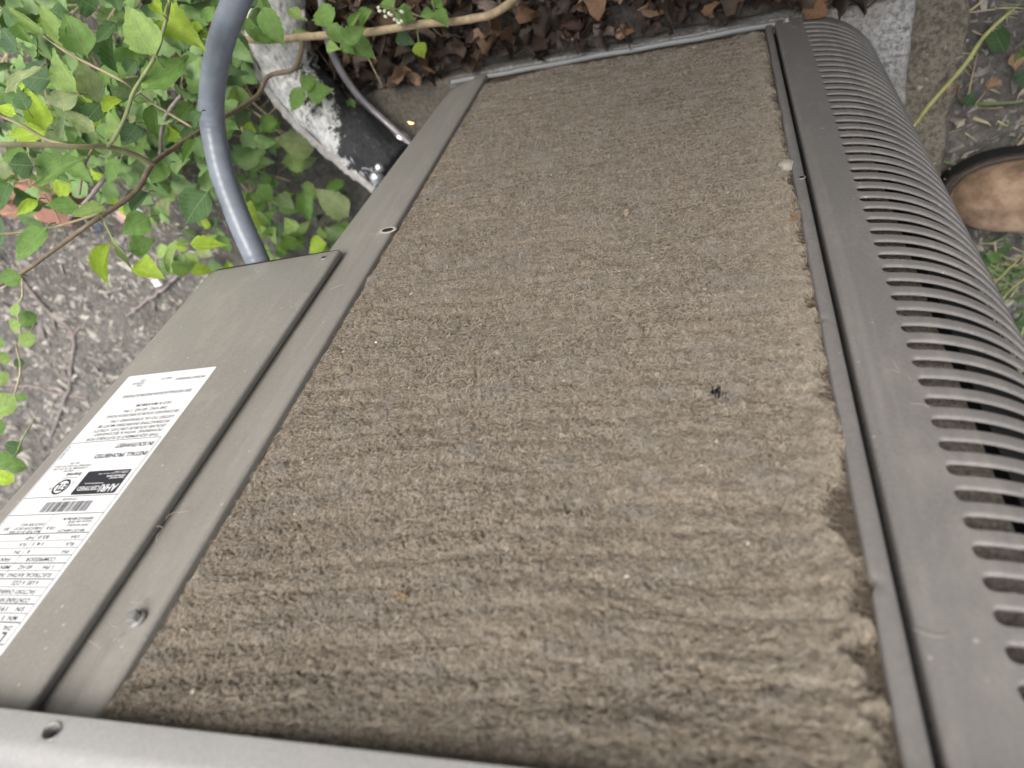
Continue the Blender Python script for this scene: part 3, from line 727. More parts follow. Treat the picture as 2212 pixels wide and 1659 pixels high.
# ---- rating label with its print
INK = simple('label_ink', (0.022, 0.024, 0.032), 0.5, 0, 0.1)
PAPER = simple('label_paper', (0.70, 0.715, 0.73), 0.38, 0, 0.02, 30)
def rounded(u0, v0, u1, v1, r_, seg=5):
    o = []
    for (cu, cv, a0) in ((u1 - r_, v1 - r_, 0), (u0 + r_, v1 - r_, 90), (u0 + r_, v0 + r_, 180), (u1 - r_, v0 + r_, 270)):
        for k in range(seg + 1):
            a = R(a0 + 90 * k / seg); o.append((cu + r_ * math.cos(a), cv + r_ * math.sin(a)))
    return o
def rating_label():
    o2 = rounded(51.2, 160.2, 140.4, 401, 1.6); n = len(o2)
    v = [cov(u, w, 0.12) for u, w in o2] + [cov(u, w, 0.0) for u, w in o2]
    lab = mk('rating_label', v, [tuple(range(n))] + [(k, n + k, n + (k + 1) % n, (k + 1) % n) for k in range(n)], PAPER, AC, False)
    lab['label'] = 'white printed rating label'
    L = 0.18; b = MB()
    def rect(u0, v0, u1, v1, out=L): b.add([cov(u0, v0, out), cov(u1, v0, out), cov(u1, v1, out), cov(u0, v1, out)], [(0, 1, 2, 3)])
    hl = [(236.1, .3), (288.4, .3), (303.4, .3), (319, .4), (324.6, .2), (330.2, .2), (335.8, .3), (341.6, .4), (347, .2), (352.8, .4), (358.3, .2), (364, .2), (369.5, .4), (375.5, .25), (381.2, .45), (394.5, .4)]
    for vv, w in hl: rect(54.4, vv - w * .8, 139.2, vv + w * .8)
    rect(54.3, 236.25, 54.7, 394.3, L + .01); rect(138.8, 236.25, 139.2, 394.3, L + .01)
    rect(97.3, 303.55, 97.6, 352.6, L + .01); rect(75.2, 341.8, 75.4, 346.9, L + .01)
    u = 72.0; r_ = random.Random(9)
    while u < 113.2:
        w = r_.choice([.35, .35, .7, 1.05]); rect(u, 292.9, min(u + w, 114), 301.5); u += w + r_.choice([.35, .35, .7])
    # certification badge
    bo = rounded(58.4, 266.2, 97.6, 287.2, 1.5)
    b.add([cov(p, q, L) for p, q in bo], [tuple(range(len(bo)))])
    # round mark
    for (ra, rb) in ((5.4, 6.9),):
        for k in range(28):
            a, c = 2 * math.pi * k / 28, 2 * math.pi * (k + 1) / 28
            b.add([cov(112.3 + rr * math.cos(t), 279.3 + rr * math.sin(t), L) for rr, t in ((ra, a), (rb, a), (rb, c), (ra, c))], [(0, 1, 2, 3)])
    rect(103.6, 270.9, 118.6, 271.3)
    white = MB()
    def text(s, u0, u1, v, h, tgt=None, bold=False, vert=False):
        tgt = tgt or b; out = L if tgt is b else L + .06
        c = bpy.data.curves.new('t', 'FONT'); c.body = s; c.resolution_u = 2
        c.offset = 0.030 if bold else 0.016; h *= 1.18
        o = bpy.data.objects.new('t', c); COL.objects.link(o)
        me = bpy.data.meshes.new_from_object(o.evaluated_get(bpy.context.evaluated_depsgraph_get()))
        co = [w.co.copy() for w in me.vertices]; fs = [tuple(p.vertices) for p in me.polygons]
        bpy.data.objects.remove(o); bpy.data.curves.remove(c); bpy.data.meshes.remove(me)
        if not co: return
        x0 = min(p.x for p in co); x1 = max(p.x for p in co); H = 0.70
        P = []
        for p in co:
            uu = u0 + (p.x - x0) / (x1 - x0) * (u1 - u0); vv = v + p.y / H * h
            if vert: uu, vv = u0 + p.y / H * h, v + (p.x - x0) / (x1 - x0) * (u1 - u0)
            P.append(cov(uu, vv, out))
        tgt.add(P, fs)
    text('PATENT PENDING', 56, 84.4, 169.8, 2.1); text('PART "X"', 90.5, 101, 167.2, 1.9)
    text('OUTDOOR', 116.6, 128.3, 170.0, 1.9); text('USE', 117.4, 121.8, 167.0, 1.8); text('FOR', 117.0, 122.0, 173.0, 1.8)
    text('SEE INSTALLATION INSTRUCTIONS', 59, 126.8, 185.2, 2.5)
    text('16.0 A MAXIMUM', 70.5, 104, 197.6, 2.4); text('240 VAC  60 HZ. 1 PH.', 70.8, 113.3, 203.0, 2.4)
    text('SECONDARY SOURCE SPECIFICATIONS:', 56.2, 126.2, 208.0, 2.3)
    text('LISTED TO UL STANDARD 1741.', 57.4, 118.8, 213.8, 2.3); text('INTERACTIVE INVERTERS MUST BE', 58, 126.5, 218.6, 2.3)
    text('(SOLAR) SOURCE CIRCUIT, UTILITY', 58.4, 127, 223.2, 2.3); text('POWERING  WITH A SECONDARY', 59, 123, 227.4, 2.3)
    text('THIS EQUIPMENT IS SUITABLE FOR', 58.4, 127, 232.0, 2.3)
    text('IN SOUTHWEST', 57, 91.2, 240.4, 3.2, None, True); text('INSTALL PROHIBITED', 56.2, 104, 249.8, 3.2, None, True)
    text('9-1617022S', 136.4, 149, 239.4, 1.5, None, False, True)
    text('NO. 236', 114, 122.4, 256.3, 1.4); text('CERTIFIED TO CSA STD C22.2', 100.6, 135.2, 258.9, 1.4)
    text('CONFORMS TO UL STD 1995', 102.1, 134.8, 261.3, 1.4); text('4002793', 113.4, 122.6, 263.7, 1.3)
    text('Intertek', 103.4, 117.4, 266.6, 2.6, None, True)
    text('ETL', 107.6, 117.0, 276.6, 5.2, None, True); text('C', 103.2, 105.0, 275.2, 1.8); text('US', 119.4, 122.4, 279.6, 1.7); text('LISTED', 108.6, 115.8, 272.6, 0.8)
    text('AHRI', 59.8, 74.6, 279.4, 5.2, white, True); text('CERTIFIED.', 75.4, 96, 280.2, 3.0, white)
    text('www.ahridirectory.org', 75, 92, 277.2, 1.1, white); text('Unitary Small AC', 60.2, 73, 272.8, 1.3, white, True); text('AHRI Standard 210/240', 60.2, 77, 270.9, 1.3, white, True)
    text('Certified in accordance with the AHRI', 60, 86, 268.8, 0.8, white); text('certification program', 60, 73, 267.6, 0.8, white)
    text('1919A54245', 88, 101.2, 290.0, 1.5)
    text('AMPERAGE MINIMUM', 59.4, 85.4, 306.8, 1.7); text('source use 20.0)', 59.4, 79.2, 309.5, 1.6); text('(with secondary', 60, 78, 312.3, 1.6); text('MIN CKT AMPACITY', 59.8, 82.6, 316.2, 1.7); text('18.6', 87, 94.4, 313.8, 2.0)
    text('(HACR PER NEC)', 99, 120, 310.6, 1.7); text('FUSIBLE/COUPE CIRCUIT', 98.4, 123.4, 313.7, 1.7); text('30', 127.8, 132.6, 313.5, 2.1); text('MAX FUSE OR CKT BKR.', 97.8, 125.8, 316.5, 1.7)
    text('LRA', 60, 66.9, 321.1, 2.1); text('83.0', 85.6, 95, 320.7, 2.2); text('HP', 99, 105.2, 321.2, 2.1)
    text('RLA', 59.6, 66.5, 326.5, 2.1); text('14.1', 86, 94.8, 326.0, 2.2); text('FLA', 100.2, 106.5, 326.4, 2.1)
    text('PH', 59.2, 64.5, 332.0, 2.2); text('1', 92.6, 93.8, 331.8, 2.2); text('PH', 100.6, 105.6, 332.0, 2.2)
    text('COMPRESSOR', 65.4, 90.1, 337.5, 2.4); text('FAN', 104, 112, 337.5, 2.4)
    text('1 PH', 62.2, 70.5, 343.2, 2.3); text('60 HZ', 79.8, 91.4, 343.2, 2.3); text('MIN', 98.8, 107, 343.2, 2.3)
    text('ELECTRICAL RATING', 59, 95, 348.8, 2.3); text('NO', 98.4, 103, 348.8, 2.3)
    text('6 LBS  6 OZS', 64.6, 86, 354.2, 2.4); text('FACTORY CHARGE', 61.6, 93, 360.2, 2.4); text('CONTAINS HFC-', 60.8, 89, 365.8, 2.4)
    text('S/N', 59.6, 66.2, 371.4, 2.5); text('191', 73.2, 80, 371.4, 2.5); text('M/N', 60, 67, 377.2, 2.4); text('1', 70.4, 71.4, 377.2, 2.4)
    text('DAL', 58.4, 65.6, 383.4, 2.4); text('L', 58.8, 62.6, 387.4, 5.0, None, True)
    b.build('label_print', INK, lab); white.build('badge_print', PAPER, lab)
rating_label()

# ------------------------------------------------------------------ conduit, insulated pipe, copper line
def conduit():
    P = [at(574, 604, 0.755), at(547, 543, 0.745), at(514, 468, 0.742), at(482, 380, 0.74), at(462, 290, 0.735), at(457, 220, 0.72), at(466, 140, 0.70), at(484, 70, 0.68), at(515, -8, 0.655), at(560, -110, 0.62), at(630, -230, 0.60), at(700, -420, 0.62)]
    P = resample(P, 260); rad = []
    for i in range(len(P)): rad.append(0.0124 + 0.00014 * math.sin(i * 2 * math.pi / 5.0))
    root = thing('electrical_conduit', P[0], 'grey flexible conduit curving out from under the control cover', 'conduit')
    m, nt, b = new_mat('conduit_plastic'); g = NT(nt)
    g.l(g.ramp(g.noise(60, 5, 0.7), [(0.3, (0.155, 0.178, 0.215)), (0.7, (0.21, 0.235, 0.275))]), b.inputs['Base Color']); b.inputs['Roughness'].default_value = 0.34
    g.bump(g.noise(160, 3), 0.15, 0.001, b)
    v, f = tube_geo(P, rad, 22); mk('hose', v, f, m, root)
    d = MB(); d.cyl([(0.0150, -0.012), (0.0156, 0.0), (0.0150, 0.010), (0.0135, 0.013)], 16, facing(P[2], (P[4] - P[0]))); d.build('fitting', BLACK, root)
conduit()

PIPE_SIDE = -0.42
def insulated_pipe():
    A = on_plane(848, 366, 2, .085); Bp = on_plane(724, 265, 2, .065); Cp = on_plane(640, 170, 2, .045); D = on_plane(598, 60, 2, .045); E = on_plane(590, -100, 2, .05)
    P = resample([A, Bp, Cp, D, E], 90)
    root = thing('insulated_pipe', A, 'black foam insulated pipe with flaking white paint leaving the unit', 'pipe')
    m, nt, b = new_mat('flaking_foam'); g = NT(nt)
    mk_ = g.noise(13, 6, 0.72, dist=0.6); fine = g.noise(170, 4, 0.7, stretch=(1.0, 0.5, 1.0))
    uvn = g.n('ShaderNodeUVMap'); sx = g.n('ShaderNodeSeparateXYZ'); g.l(uvn.outputs[0], sx.inputs[0])
    side = g.math('MULTIPLY', g.math('SUBTRACT', sx.outputs[0], 0.5), PIPE_SIDE)      # the paint survives on one flank and at the far end
    far = g.math('MULTIPLY', g.math('SUBTRACT', sx.outputs[1], 0.33), 0.62)
    k = g.math('ADD', g.math('ADD', mk_, side), far)
    k = g.math('ADD', k, g.math('MULTIPLY', g.math('SUBTRACT', g.noise(48, 5, 0.75, dist=0.8), 0.5), 0.55))
    wh = g.ramp(k, [(0.47, G(0)), (0.54, G(1))])
    cw = g.ramp(fine, [(0.30, (0.22, 0.215, 0.21)), (0.45, (0.55, 0.545, 0.535)), (0.62, (0.80, 0.79, 0.77))])
    cb = g.ramp(fine, [(0.3, (0.010, 0.011, 0.013)), (0.62, (0.035, 0.036, 0.04)), (0.78, (0.20, 0.20, 0.19))])
    g.l(g.mix(wh, cb, cw), b.inputs['Base Color']); b.inputs['Roughness'].default_value = 0.75
    g.bump(g.math('ADD', wh, fine), 0.6, 0.003, b)
    seg = 40; v = []; f = []; uv = []; n = len(P); N = None
    for i in range(n):
        T = (P[min(i + 1, n - 1)] - P[max(i - 1, 0)]).normalized()
        if N is None: N = (-VW - T * (-VW).dot(T)).normalized()
        N = (N - T * N.dot(T)).normalized(); B_ = T.cross(N)
        for q in range(seg):
            a = 2 * math.pi * q / seg
            rr = 0.0400 + 0.0018 * math.sin(i * 0.35 + 2 * a) + 0.0042 * (value_noise(i * 0.22, min(q, seg - q) * 0.5, 1.0, 31) - 0.5) + 0.0018 * (value_noise(i * 0.9, min(q, seg - q) * 0.9, 1.0, 32) - 0.5)
            w = P[i] + (N * math.cos(a) + B_ * math.sin(a)) * rr; v.append(w); uv.append((0.5 + 0.5 * math.sin(a), i / (n - 1)))
    for i in range(n - 1):
        for q in range(seg):
            a, b_ = i * seg + q, i * seg + (q + 1) % seg; f.append((a, b_, b_ + seg, a + seg))
    f.append(tuple(range(seg))[::-1]); f.append(tuple(range((n - 1) * seg, n * seg)))
    mk('foam_sleeve', v, f, m, root, True, uv)
    # split flap along the lower flank, ragged edge
    pm = simple('pale_torn_foam', (0.46, 0.43, 0.40), 0.8, 0, 0.3, 90, 0.5)
    v = []; f = []; rr = random.Random(3)
    for i in range(0, n - 20, 1):
        T = (P[min(i + 1, n - 1)] - P[max(i - 1, 0)]).normalized(); Nn = (-VW - T * (-VW).dot(T)).normalized(); B_ = T.cross(Nn)
        s = -1 if B_.dot(RX) > 0 else 1
        e = 0.0425 + 0.004 * (value_noise(i * 0.35, 0.5, 1, 8)) + (0.003 * rr.random())
        v += [P[i] + B_ * s * 0.0375 + Nn * 0.015, P[i] + B_ * s * (e - 0.001) + Nn * 0.010, P[i] + B_ * s * e + Nn * 0.006, P[i] + B_ * s * 0.039 + Nn * 0.004]
    for i in range(len(v) // 4 - 1):
        for q in range(3): f.append((i * 4 + q, i * 4 + q + 1, i * 4 + 5 + q, i * 4 + 4 + q))
    mk('torn_flap', v, f, pm, root)
insulated_pipe()
P = resample([on_plane(px, py, 2, z) for px, py, z in ((900, 325, .07), (866, 294, .055), (826, 258, .042), (780, 214, .038), (744, 165, .042), (722, 125, .046), (710, 92, .05), (700, 40, .05), (690, -40, .05))], 70)
o = mk('refrigerant_line', *tube_geo(P, 0.0052, 12), simple('dull_copper', (0.33, 0.315, 0.335), 0.36, 0.25, 0.25, 90))
tag(o, 'thin grey refrigerant tube curving down beside the insulated pipe', 'tube')

# ------------------------------------------------------------------ leaves
def leaf_mesh(name, mat, rows=14, fold=0.25, curl=0.3, wave=0.05, tooth=0.05, peak=0.36, seed=0, twist=0.0, point=1.0):
    r = random.Random(seed); cols = [-1, -0.5, 0, 0.5, 1]; v = []; f = []; uv = []
    for i in range(rows):
        t = i / (rows - 1)
        w = 0.5 * (t ** 0.62) * ((1 - t) ** (0.95 * point)) / (peak ** 0.62 * (1 - peak) ** (0.95 * point)) if 0 < t < 1 else 0.0
        w = max(w, 0.012)
        tt = tooth * (1 if i % 2 else -1) * (0 < i < rows - 1)
        ph = r.uniform(-1, 1)
        for c in cols:
            x = c * w * (1 + (tt if abs(c) == 1 else 0) + 0.05 * r.uniform(-1, 1) * (abs(c) == 1))
            y = t + (0.03 if abs(c) == 1 and i % 2 else 0) * (1 - t) - 0.03 * abs(c) * 0
            z = fold * abs(x) + wave * math.sin(t * 9 + ph + c * 2) * abs(c) * 0.5
            a = twist * (t - 0.5); x, z = x * math.cos(a) - z * math.sin(a), x * math.sin(a) + z * math.cos(a)
            z -= curl * (t - 0.15) ** 2 * 0.8
            y = y - abs(curl) * 0.12 * t * t
            v.append((x, y, z)); uv.append((0.5 + c * 0.5 * min(1, w * 2), t))
    n = len(cols)
    for i in range(rows - 1):
        for c in range(n - 1): f.append((i * n + c, i * n + c + 1, i * n + n + c + 1, i * n + n + c))
    return mk_mesh(name, v, f, mat, True, uv)
LM = [leaf_mesh('leaf', LEAF, 15, fo, cu, wa, 0.05, pk, i, tw, 1.38) for i, (fo, cu, wa, pk, tw) in enumerate([(0.18, 0.22, 0.05, 0.36, 0.2), (0.35, 0.35, 0.08, 0.40, -0.3), (0.10, 0.15, 0.10, 0.38, 0.5), (0.5, 0.3, 0.05, 0.42, 0.0), (0.22, -0.15, 0.09, 0.40, -0.5)])]
LROUND = [leaf_mesh('leaf', LEAF, 8, 0.15, 0.15, 0.05, 0.02, 0.48, 40 + i, 0.2, 0.62) for i in range(2)]
GREENS = {'d': (0.066, 0.138, 0.050), 'm': (0.135, 0.250, 0.066), 'l': (0.245, 0.370, 0.115), 'y': (0.310, 0.450, 0.050), 'b': (0.082, 0.155, 0.082), 'p': (0.290, 0.360, 0.185), 'g': (0.175, 0.255, 0.125)}
def leaf_frame(base, tip, width, up, roll=0.0):
    Y_ = tip - base; L = Y_.length; Y_ = Y_ / L
    N = (up - Y_ * up.dot(Y_)).normalized(); N = Matrix.Rotation(roll, 3, Y_) @ N
    X_ = Y_.cross(N)
    return Matrix(((X_.x * width, Y_.x * L, N.x * L, base.x), (X_.y * width, Y_.y * L, N.y * L, base.y), (X_.z * width, Y_.z * L, N.z * L, base.z), (0, 0, 0, 1)))
def add_leaf(parent, base, tip, width, color, meshes=LM, roll=0.0, up=None, name='leaf'):
    o = bpy.data.objects.new(name, random.choice(meshes))
    k = random.uniform(0.95, 1.32); o.color = (min(1, color[0] * k), min(1, color[1] * k), min(1, color[2] * k), 1)
    up = up if up is not None else (-VW * 0.75 + Vector((0, 0, 0.6)))
    return link(o, parent, leaf_frame(base, tip, width, up, roll))

# ---- the shrub by the conduit: stems traced through the place, leaves on them
SHRUB = thing('leafy_shrub', (1.12, -0.30, GZ), 'green toothed-leaf shrub reaching in beside the grey conduit', 'shrub')
def stem(parent, name, pts, r0, r1, mat, n=40, seg=8, knob=0.0):
    P = resample([at(*p) for p in pts], n); rr = random.Random(len(pts) * 7)
    rad = [(r0 + (r1 - r0) * i / (n - 1)) * (1 + knob * rr.uniform(-1, 1)) for i in range(n)]
    P = [p + Vector((rr.uniform(-1, 1), rr.uniform(-1, 1), rr.uniform(-1, 1))) * knob * r0 * 0.6 for p in P]
    return mk(name, *tube_geo(P, rad, seg), mat, parent)
stem(SHRUB, 'branch', [(-60, 645, .66), (0, 615, .67), (52, 587, .68), (110, 545, .69), (192, 485, .70), (230, 460, .71), (295, 412, .73), (332, 352, .75), (405, 302, .80), (475, 258, .86), (553, 210, .92), (580, 165, .94), (633, 150, .94), (650, 112, .93), (653, 78, .92)], 0.0018, 0.0036, BARK, 70, 8, 0.10)
stem(SHRUB, 'branch', [(-60, 310, .60), (0, 312, .61), (75, 312, .63), (175, 317, .66), (230, 317, .69), (288, 333, .72), (332, 356, .748)], 0.0022, 0.0026, BARK_PALE, 40, 8, 0.06)
stem(SHRUB, 'branch', [(232, 318, .69), (252, 290, .67), (275, 240, .655), (290, 195, .645), (333, 125, .63), (357, 50, .61), (368, -10, .60), (376, -60, .59)], 0.0020, 0.0015, BARK_GREEN, 40, 8, 0.08)
stem(SHRUB, 'branch', [(60, 60, .60), (95, 77, .61), (140, 110, .62), (200, 142, .63), (265, 175, .64), (295, 197, .66), (325, 220, .68), (362, 243, .69), (415, 275, .70)], 0.0013, 0.0012, BARK_PALE, 40, 7, 0.06)
stem(SHRUB, 'branch', [(-40, 235, .62), (0, 250, .63), (50, 272, .64), (105, 303, .655), (162, 317, .662)], 0.0013, 0.0015, BARK_PALE, 24, 7, 0.05)
stem(SHRUB, 'branch', [(-40, 508, .60), (0, 506, .61), (52, 501, .62), (120, 490, .63), (220, 460, .65)], 0.0012, 0.0012, BARK_PALE, 24, 7, 0.05)
stem(SHRUB, 'branch', [(95, 420, .68), (118, 455, .69), (145, 510, .70)], 0.0007, 0.0006, BARK, 14, 6, 0.05)
stem(SHRUB, 'branch', [(390, 207, .78), (368, 235, .80), (350, 275, .82), (346, 335, .84)], 0.0022, 0.0022, BARK_DRY, 18, 7, 0.1)
stem(SHRUB, 'branch', [(255, 340, .80), (225, 385, .83), (190, 430, .86), (150, 470, .9)], 0.0028, 0.0026, BARK_DRY, 18, 7, 0.1)
stem(SHRUB, 'branch', [(200, 320, .80), (180, 365, .82), (172, 420, .85)], 0.0016, 0.0014, BARK, 14, 7, 0.1)
# (base x, base y, tip x, tip y, width, tone, depth) measured on quarter-size grids of the photograph
LV = [(335,118,262,0,66,'l',.62),(352,32,318,-8,24,'y',.60),(345,45,437,95,66,'y',.64),(308,195,410,125,60,'m',.64),(188,120,130,15,60,'m',.63),(155,105,82,5,38,'l',.64),(95,77,0,5,22,'l',.60),
(168,200,98,103,54,'l',.63),(75,95,22,32,24,'m',.66),(110,172,28,160,62,'b',.68),(88,145,-5,200,30,'p',.61),(168,205,95,225,44,'p',.64),(212,220,172,120,52,'p',.66),(252,210,225,250,38,'y',.65),
(282,212,235,185,38,'g',.66),(205,285,130,230,30,'p',.66),(217,225,180,265,50,'d',.69),(297,270,260,315,40,'b',.69),(332,225,338,310,28,'m',.70),(435,242,415,278,24,'d',.64),(255,158,230,60,28,'d',.68),
(72,358,12,355,48,'d',.66),(80,390,170,332,58,'m',.67),(35,245,-5,232,24,'y',.65),(100,282,15,295,32,'y',.69),(128,302,140,238,18,'g',.66),(415,225,380,270,38,'m',.74),(60,238,30,180,38,'d',.70),
(462,15,438,50,30,'m',.76),(420,300,390,358,18,'m',.74),(365,355,320,400,30,'m',.76),
(225,445,150,470,28,'l',.65),(170,442,98,442,35,'m',.66),(100,492,25,565,50,'m',.62),(82,432,28,467,22,'y',.64),(322,470,260,507,48,'m',.70),(280,542,338,517,46,'m',.72),(238,525,220,627,38,'y',.70),
(220,470,285,592,12,'p',.69),(298,565,350,600,42,'y',.71),(382,520,352,600,22,'l',.70),(410,527,495,527,28,'y',.73),(448,415,390,487,66,'d',.72),(320,417,277,457,46,'b',.74),(518,450,558,492,50,'y',.80),
(5,532,2,460,24,'b',.64),(45,595,-5,605,36,'m',.63),
(568,15,613,105,46,'m',.80),(553,15,528,-10,24,'d',.82),(553,-5,590,30,26,'m',.84),
(5,20,60,90,40,'d',.78),(40,110,5,60,40,'b',.8),(110,20,160,55,46,'d',.80),(210,20,160,-10,50,'d',.80),(250,50,205,100,30,'d',.82),(295,130,265,165,30,'d',.82),(300,20,290,70,30,'m',.84),(410,55,400,110,34,'b',.78),
(395,160,350,140,34,'m',.80),(150,330,190,395,44,'m',.80),(60,330,0,345,40,'m',.74),(20,395,-10,460,34,'d',.74),(150,395,120,440,40,'y',.72),(260,345,225,400,34,'m',.80),(300,340,330,395,40,'g',.82),(235,135,215,195,30,'m',.76)]
LV += [(680,320,588,296,56,'p',1.12),(660,345,603,350,44,'l',1.13),(752,468,676,402,50,'p',1.10),(655,408,668,488,30,'m',1.12),(705,525,662,545,34,'y',1.10),(612,560,596,585,26,'y',1.0),(742,390,700,415,28,'m',1.12),(690,420,640,398,34,'l',1.14),(600,420,640,455,30,'g',1.12),(575,330,540,300,36,'l',1.08),(590,250,560,285,30,'m',1.06),(640,500,612,470,30,'l',1.12),(560,400,590,440,34,'m',1.06),(735,520,700,490,28,'g',1.13)]
for (bx, by, tx, ty, w, tone, dp) in LV:
    db, dt = dp + random.uniform(-.006, .006), dp + random.uniform(-.02, .022)
    add_leaf(SHRUB, at(bx, by, db), at(tx, ty, dt), w * 1.14 * dp / F_PX, GREENS[tone], roll=random.uniform(-.35, .35), up=-VW * 1.0 + Vector((0, 0, .25)))
    stem(SHRUB, 'leaf_stalk', [(bx, by, db), (bx + (bx - tx) * .12, by + (by - ty) * .12, db + .004), (bx + (bx - tx) * .22 + 4, by + (by - ty) * .2 + 4, db + .014)], .0006, .0005, BARK_GREEN, 5, 5)
# lower layers of the same shrub, scattered through its volume
cnt = 0; rs = random.Random(91); low = []
while cnt < 430:
    p = Vector((rs.uniform(0.50, 1.35), rs.uniform(-0.36, 0.22), rs.uniform(-0.03, 0.34)))
    s = seen(p, 40)
    if not s: continue
    x, y, z = s
    if z < 0.80 or y > 400 - 0.10 * max(0, x - 300) + rs.gauss(0, 45): continue
    if x > 560 and not (y > 300 and x < 700 and y < 470): continue
    if p.y > -0.02 and p.x < 0.62: continue
    low.append((p, z)); cnt += 1
cnt = 0
while cnt < 130:
    p = Vector((rs.uniform(.555, 1.0), rs.uniform(.0, .42), GZ + rs.uniform(.01, .13))); q = seen(p, 10)
    if not q or q[0] > 800 or q[1] < 230 or q[1] > 590: continue
    if (q[0] - 640) * .62 - (q[1] - 300) * .75 > -30: continue
    low.insert(rs.randrange(0, 200), (p, q[2])); cnt += 1
rest = MB(); RC = []
for i, (p, z) in enumerate(low):
    L = rs.uniform(.028, .055); d = Vector((rs.gauss(0, 1), rs.gauss(0, 1), rs.gauss(-.3, .4))).normalized()
    c = GREENS[rs.choice('dmmmmbglllyyp')]
    up = Vector((rs.gauss(0, .45), rs.gauss(-.2, .45), 1)).normalized()
    if i < 215: add_leaf(SHRUB, p, p + d * L, L * rs.uniform(.45, .65), c, up=up)
    else:
        M = leaf_frame(p, p + d * L, L * rs.uniform(.45, .65), up); me_ = rs.choice(LM)
        rest.add([M @ w.co for w in me_.vertices], [tuple(q.vertices) for q in me_.polygons])
o = rest.build('foliage', simple('inner_foliage', (0.125, 0.215, 0.065), 0.6, 0, 0.5, 14), SHRUB, True); tag(o, kind='stuff')
# dry stems under the shrub
b = MB(); rs = random.Random(17)
for k in range(560):
    p = Vector((rs.uniform(.45, 1.35), rs.uniform(-.36, .10), GZ + rs.uniform(.005, .07)))
    if not seen(p, 80) or (p.y > -.03 and p.x < .62): continue
    d = Vector((rs.gauss(0, 1), rs.gauss(0, 1), rs.gauss(.2, .35))).normalized() * rs.uniform(.03, .14)
    b.tube([p, p + d * .5 + Vector((rs.gauss(0, .008), rs.gauss(0, .008), rs.gauss(0, .008))), p + d], [rs.uniform(.0005, .0016)] * 3, 5)
o = b.build('dry_stem', STRAW, SHRUB, True); tag(o, kind='stuff')

# ---- tan branch crossing above the leaf litter, with a bud cluster
BR = thing('budding_branch', (0.55, -0.32, GZ), 'thick tan branch with small green leaves and pale buds above the dead leaves', 'branch')
stem(BR, 'stem', [(520, 84, .935), (553, 86, .93), (610, 85, .925), (653, 80, .92), (713, 76, .915), (785, 71, .91), (853, 61, .905), (928, 50, .90), (975, 47, .895), (1028, 39, .89), (1065, 30, .885), (1106, 2, .88), (1130, -40, .87)], .0046, .0050, simple('tan_bark', (.40, .31, .19), .75, 0, .3, 120, .4), 60, 10, .06)
LB = [(737,92,705,40,34,'m',.87),(738,86,793,58,32,'m',.86),(735,92,768,118,22,'m',.87),(760,82,812,128,38,'m',.88),(755,60,782,18,16,'m',.88),(715,58,690,-2,44,'m',.88),(705,100,733,105,22,'l',.88),
(853,14,815,2,28,'m',.86),(855,28,897,42,40,'m',.89),(935,15,958,-4,28,'m',.87),(940,22,968,56,30,'m',.87),(935,26,905,36,20,'m',.87),(900,92,918,128,28,'y',.91),(858,72,898,98,28,'b',.93),
(652,190,685,162,30,'m',.95),(655,193,625,242,34,'m',.95),(663,205,720,190,42,'m',.95),(755,212,765,250,16,'m',1.0),(623,20,668,48,22,'l',.92),(632,78,675,68,14,'l',.93),(800,20,775,60,24,'m',.89)]
for (bx, by, tx, ty, w, tone, dp) in LB:
    add_leaf(BR, at(bx, by, dp), at(tx, ty, dp + random.uniform(-.01, .012)), w * 1.15 * dp / F_PX, GREENS[tone], roll=random.uniform(-.3, .3), up=-VW + Vector((0, 0, .3)))
for pts in ([(730, 80, .91), (737, 90, .875), (735, 108, .87)], [(660, 205, .955), (652, 190, .95), (650, 150, .94)], [(935, 46, .90), (938, 24, .875), (934, 0, .865)], [(905, 52, .90), (902, 70, .905), (905, 92, .91)]):
    stem(BR, 'twig', pts, .0009, .0007, BARK_GREEN, 10, 6)
hub = (849, 18, .855); BUD = simple('pale_bud', (.58, .62, .45), .7, 0, .2, 200)
stem(BR, 'twig', [(858, -30, .84), (853, 0, .85), hub], .0009, .0008, BARK_GREEN, 8, 6)
for (x, y) in [(818,16),(820,24),(831,24),(833,36),(842,31),(847,33),(840,28),(852,42),(859,45),(862,50),(868,46),(870,26),(866,24)]:
    stem(BR, 'twig', [hub, ((x + hub[0]) / 2, (y + hub[1]) / 2 - 1, .853), (x, y, .852)], .0005, .0004, BARK_GREEN, 5, 5)
    d = MB(); d.cyl([(.0003, -.0026), (.0016, -.0012), (.0020, .0004), (.0014, .0019), (.0004, .0026)], 8, facing(at(x, y, .852), (random.gauss(0, 1), random.gauss(0, 1), random.gauss(0, 1)))); d.build('bud', BUD, BR, True)
d = MB(); d.cyl([(.0008, -.006), (.0026, -.003), (.0022, 0), (.0028, .003), (.0008, .006)], 8, facing(at(656, 30, .90), (.1, -.6, -.6))); d.build('bud', simple('mauve_bud', (.34, .24, .30), .7, 0, .3, 200), BR, True)

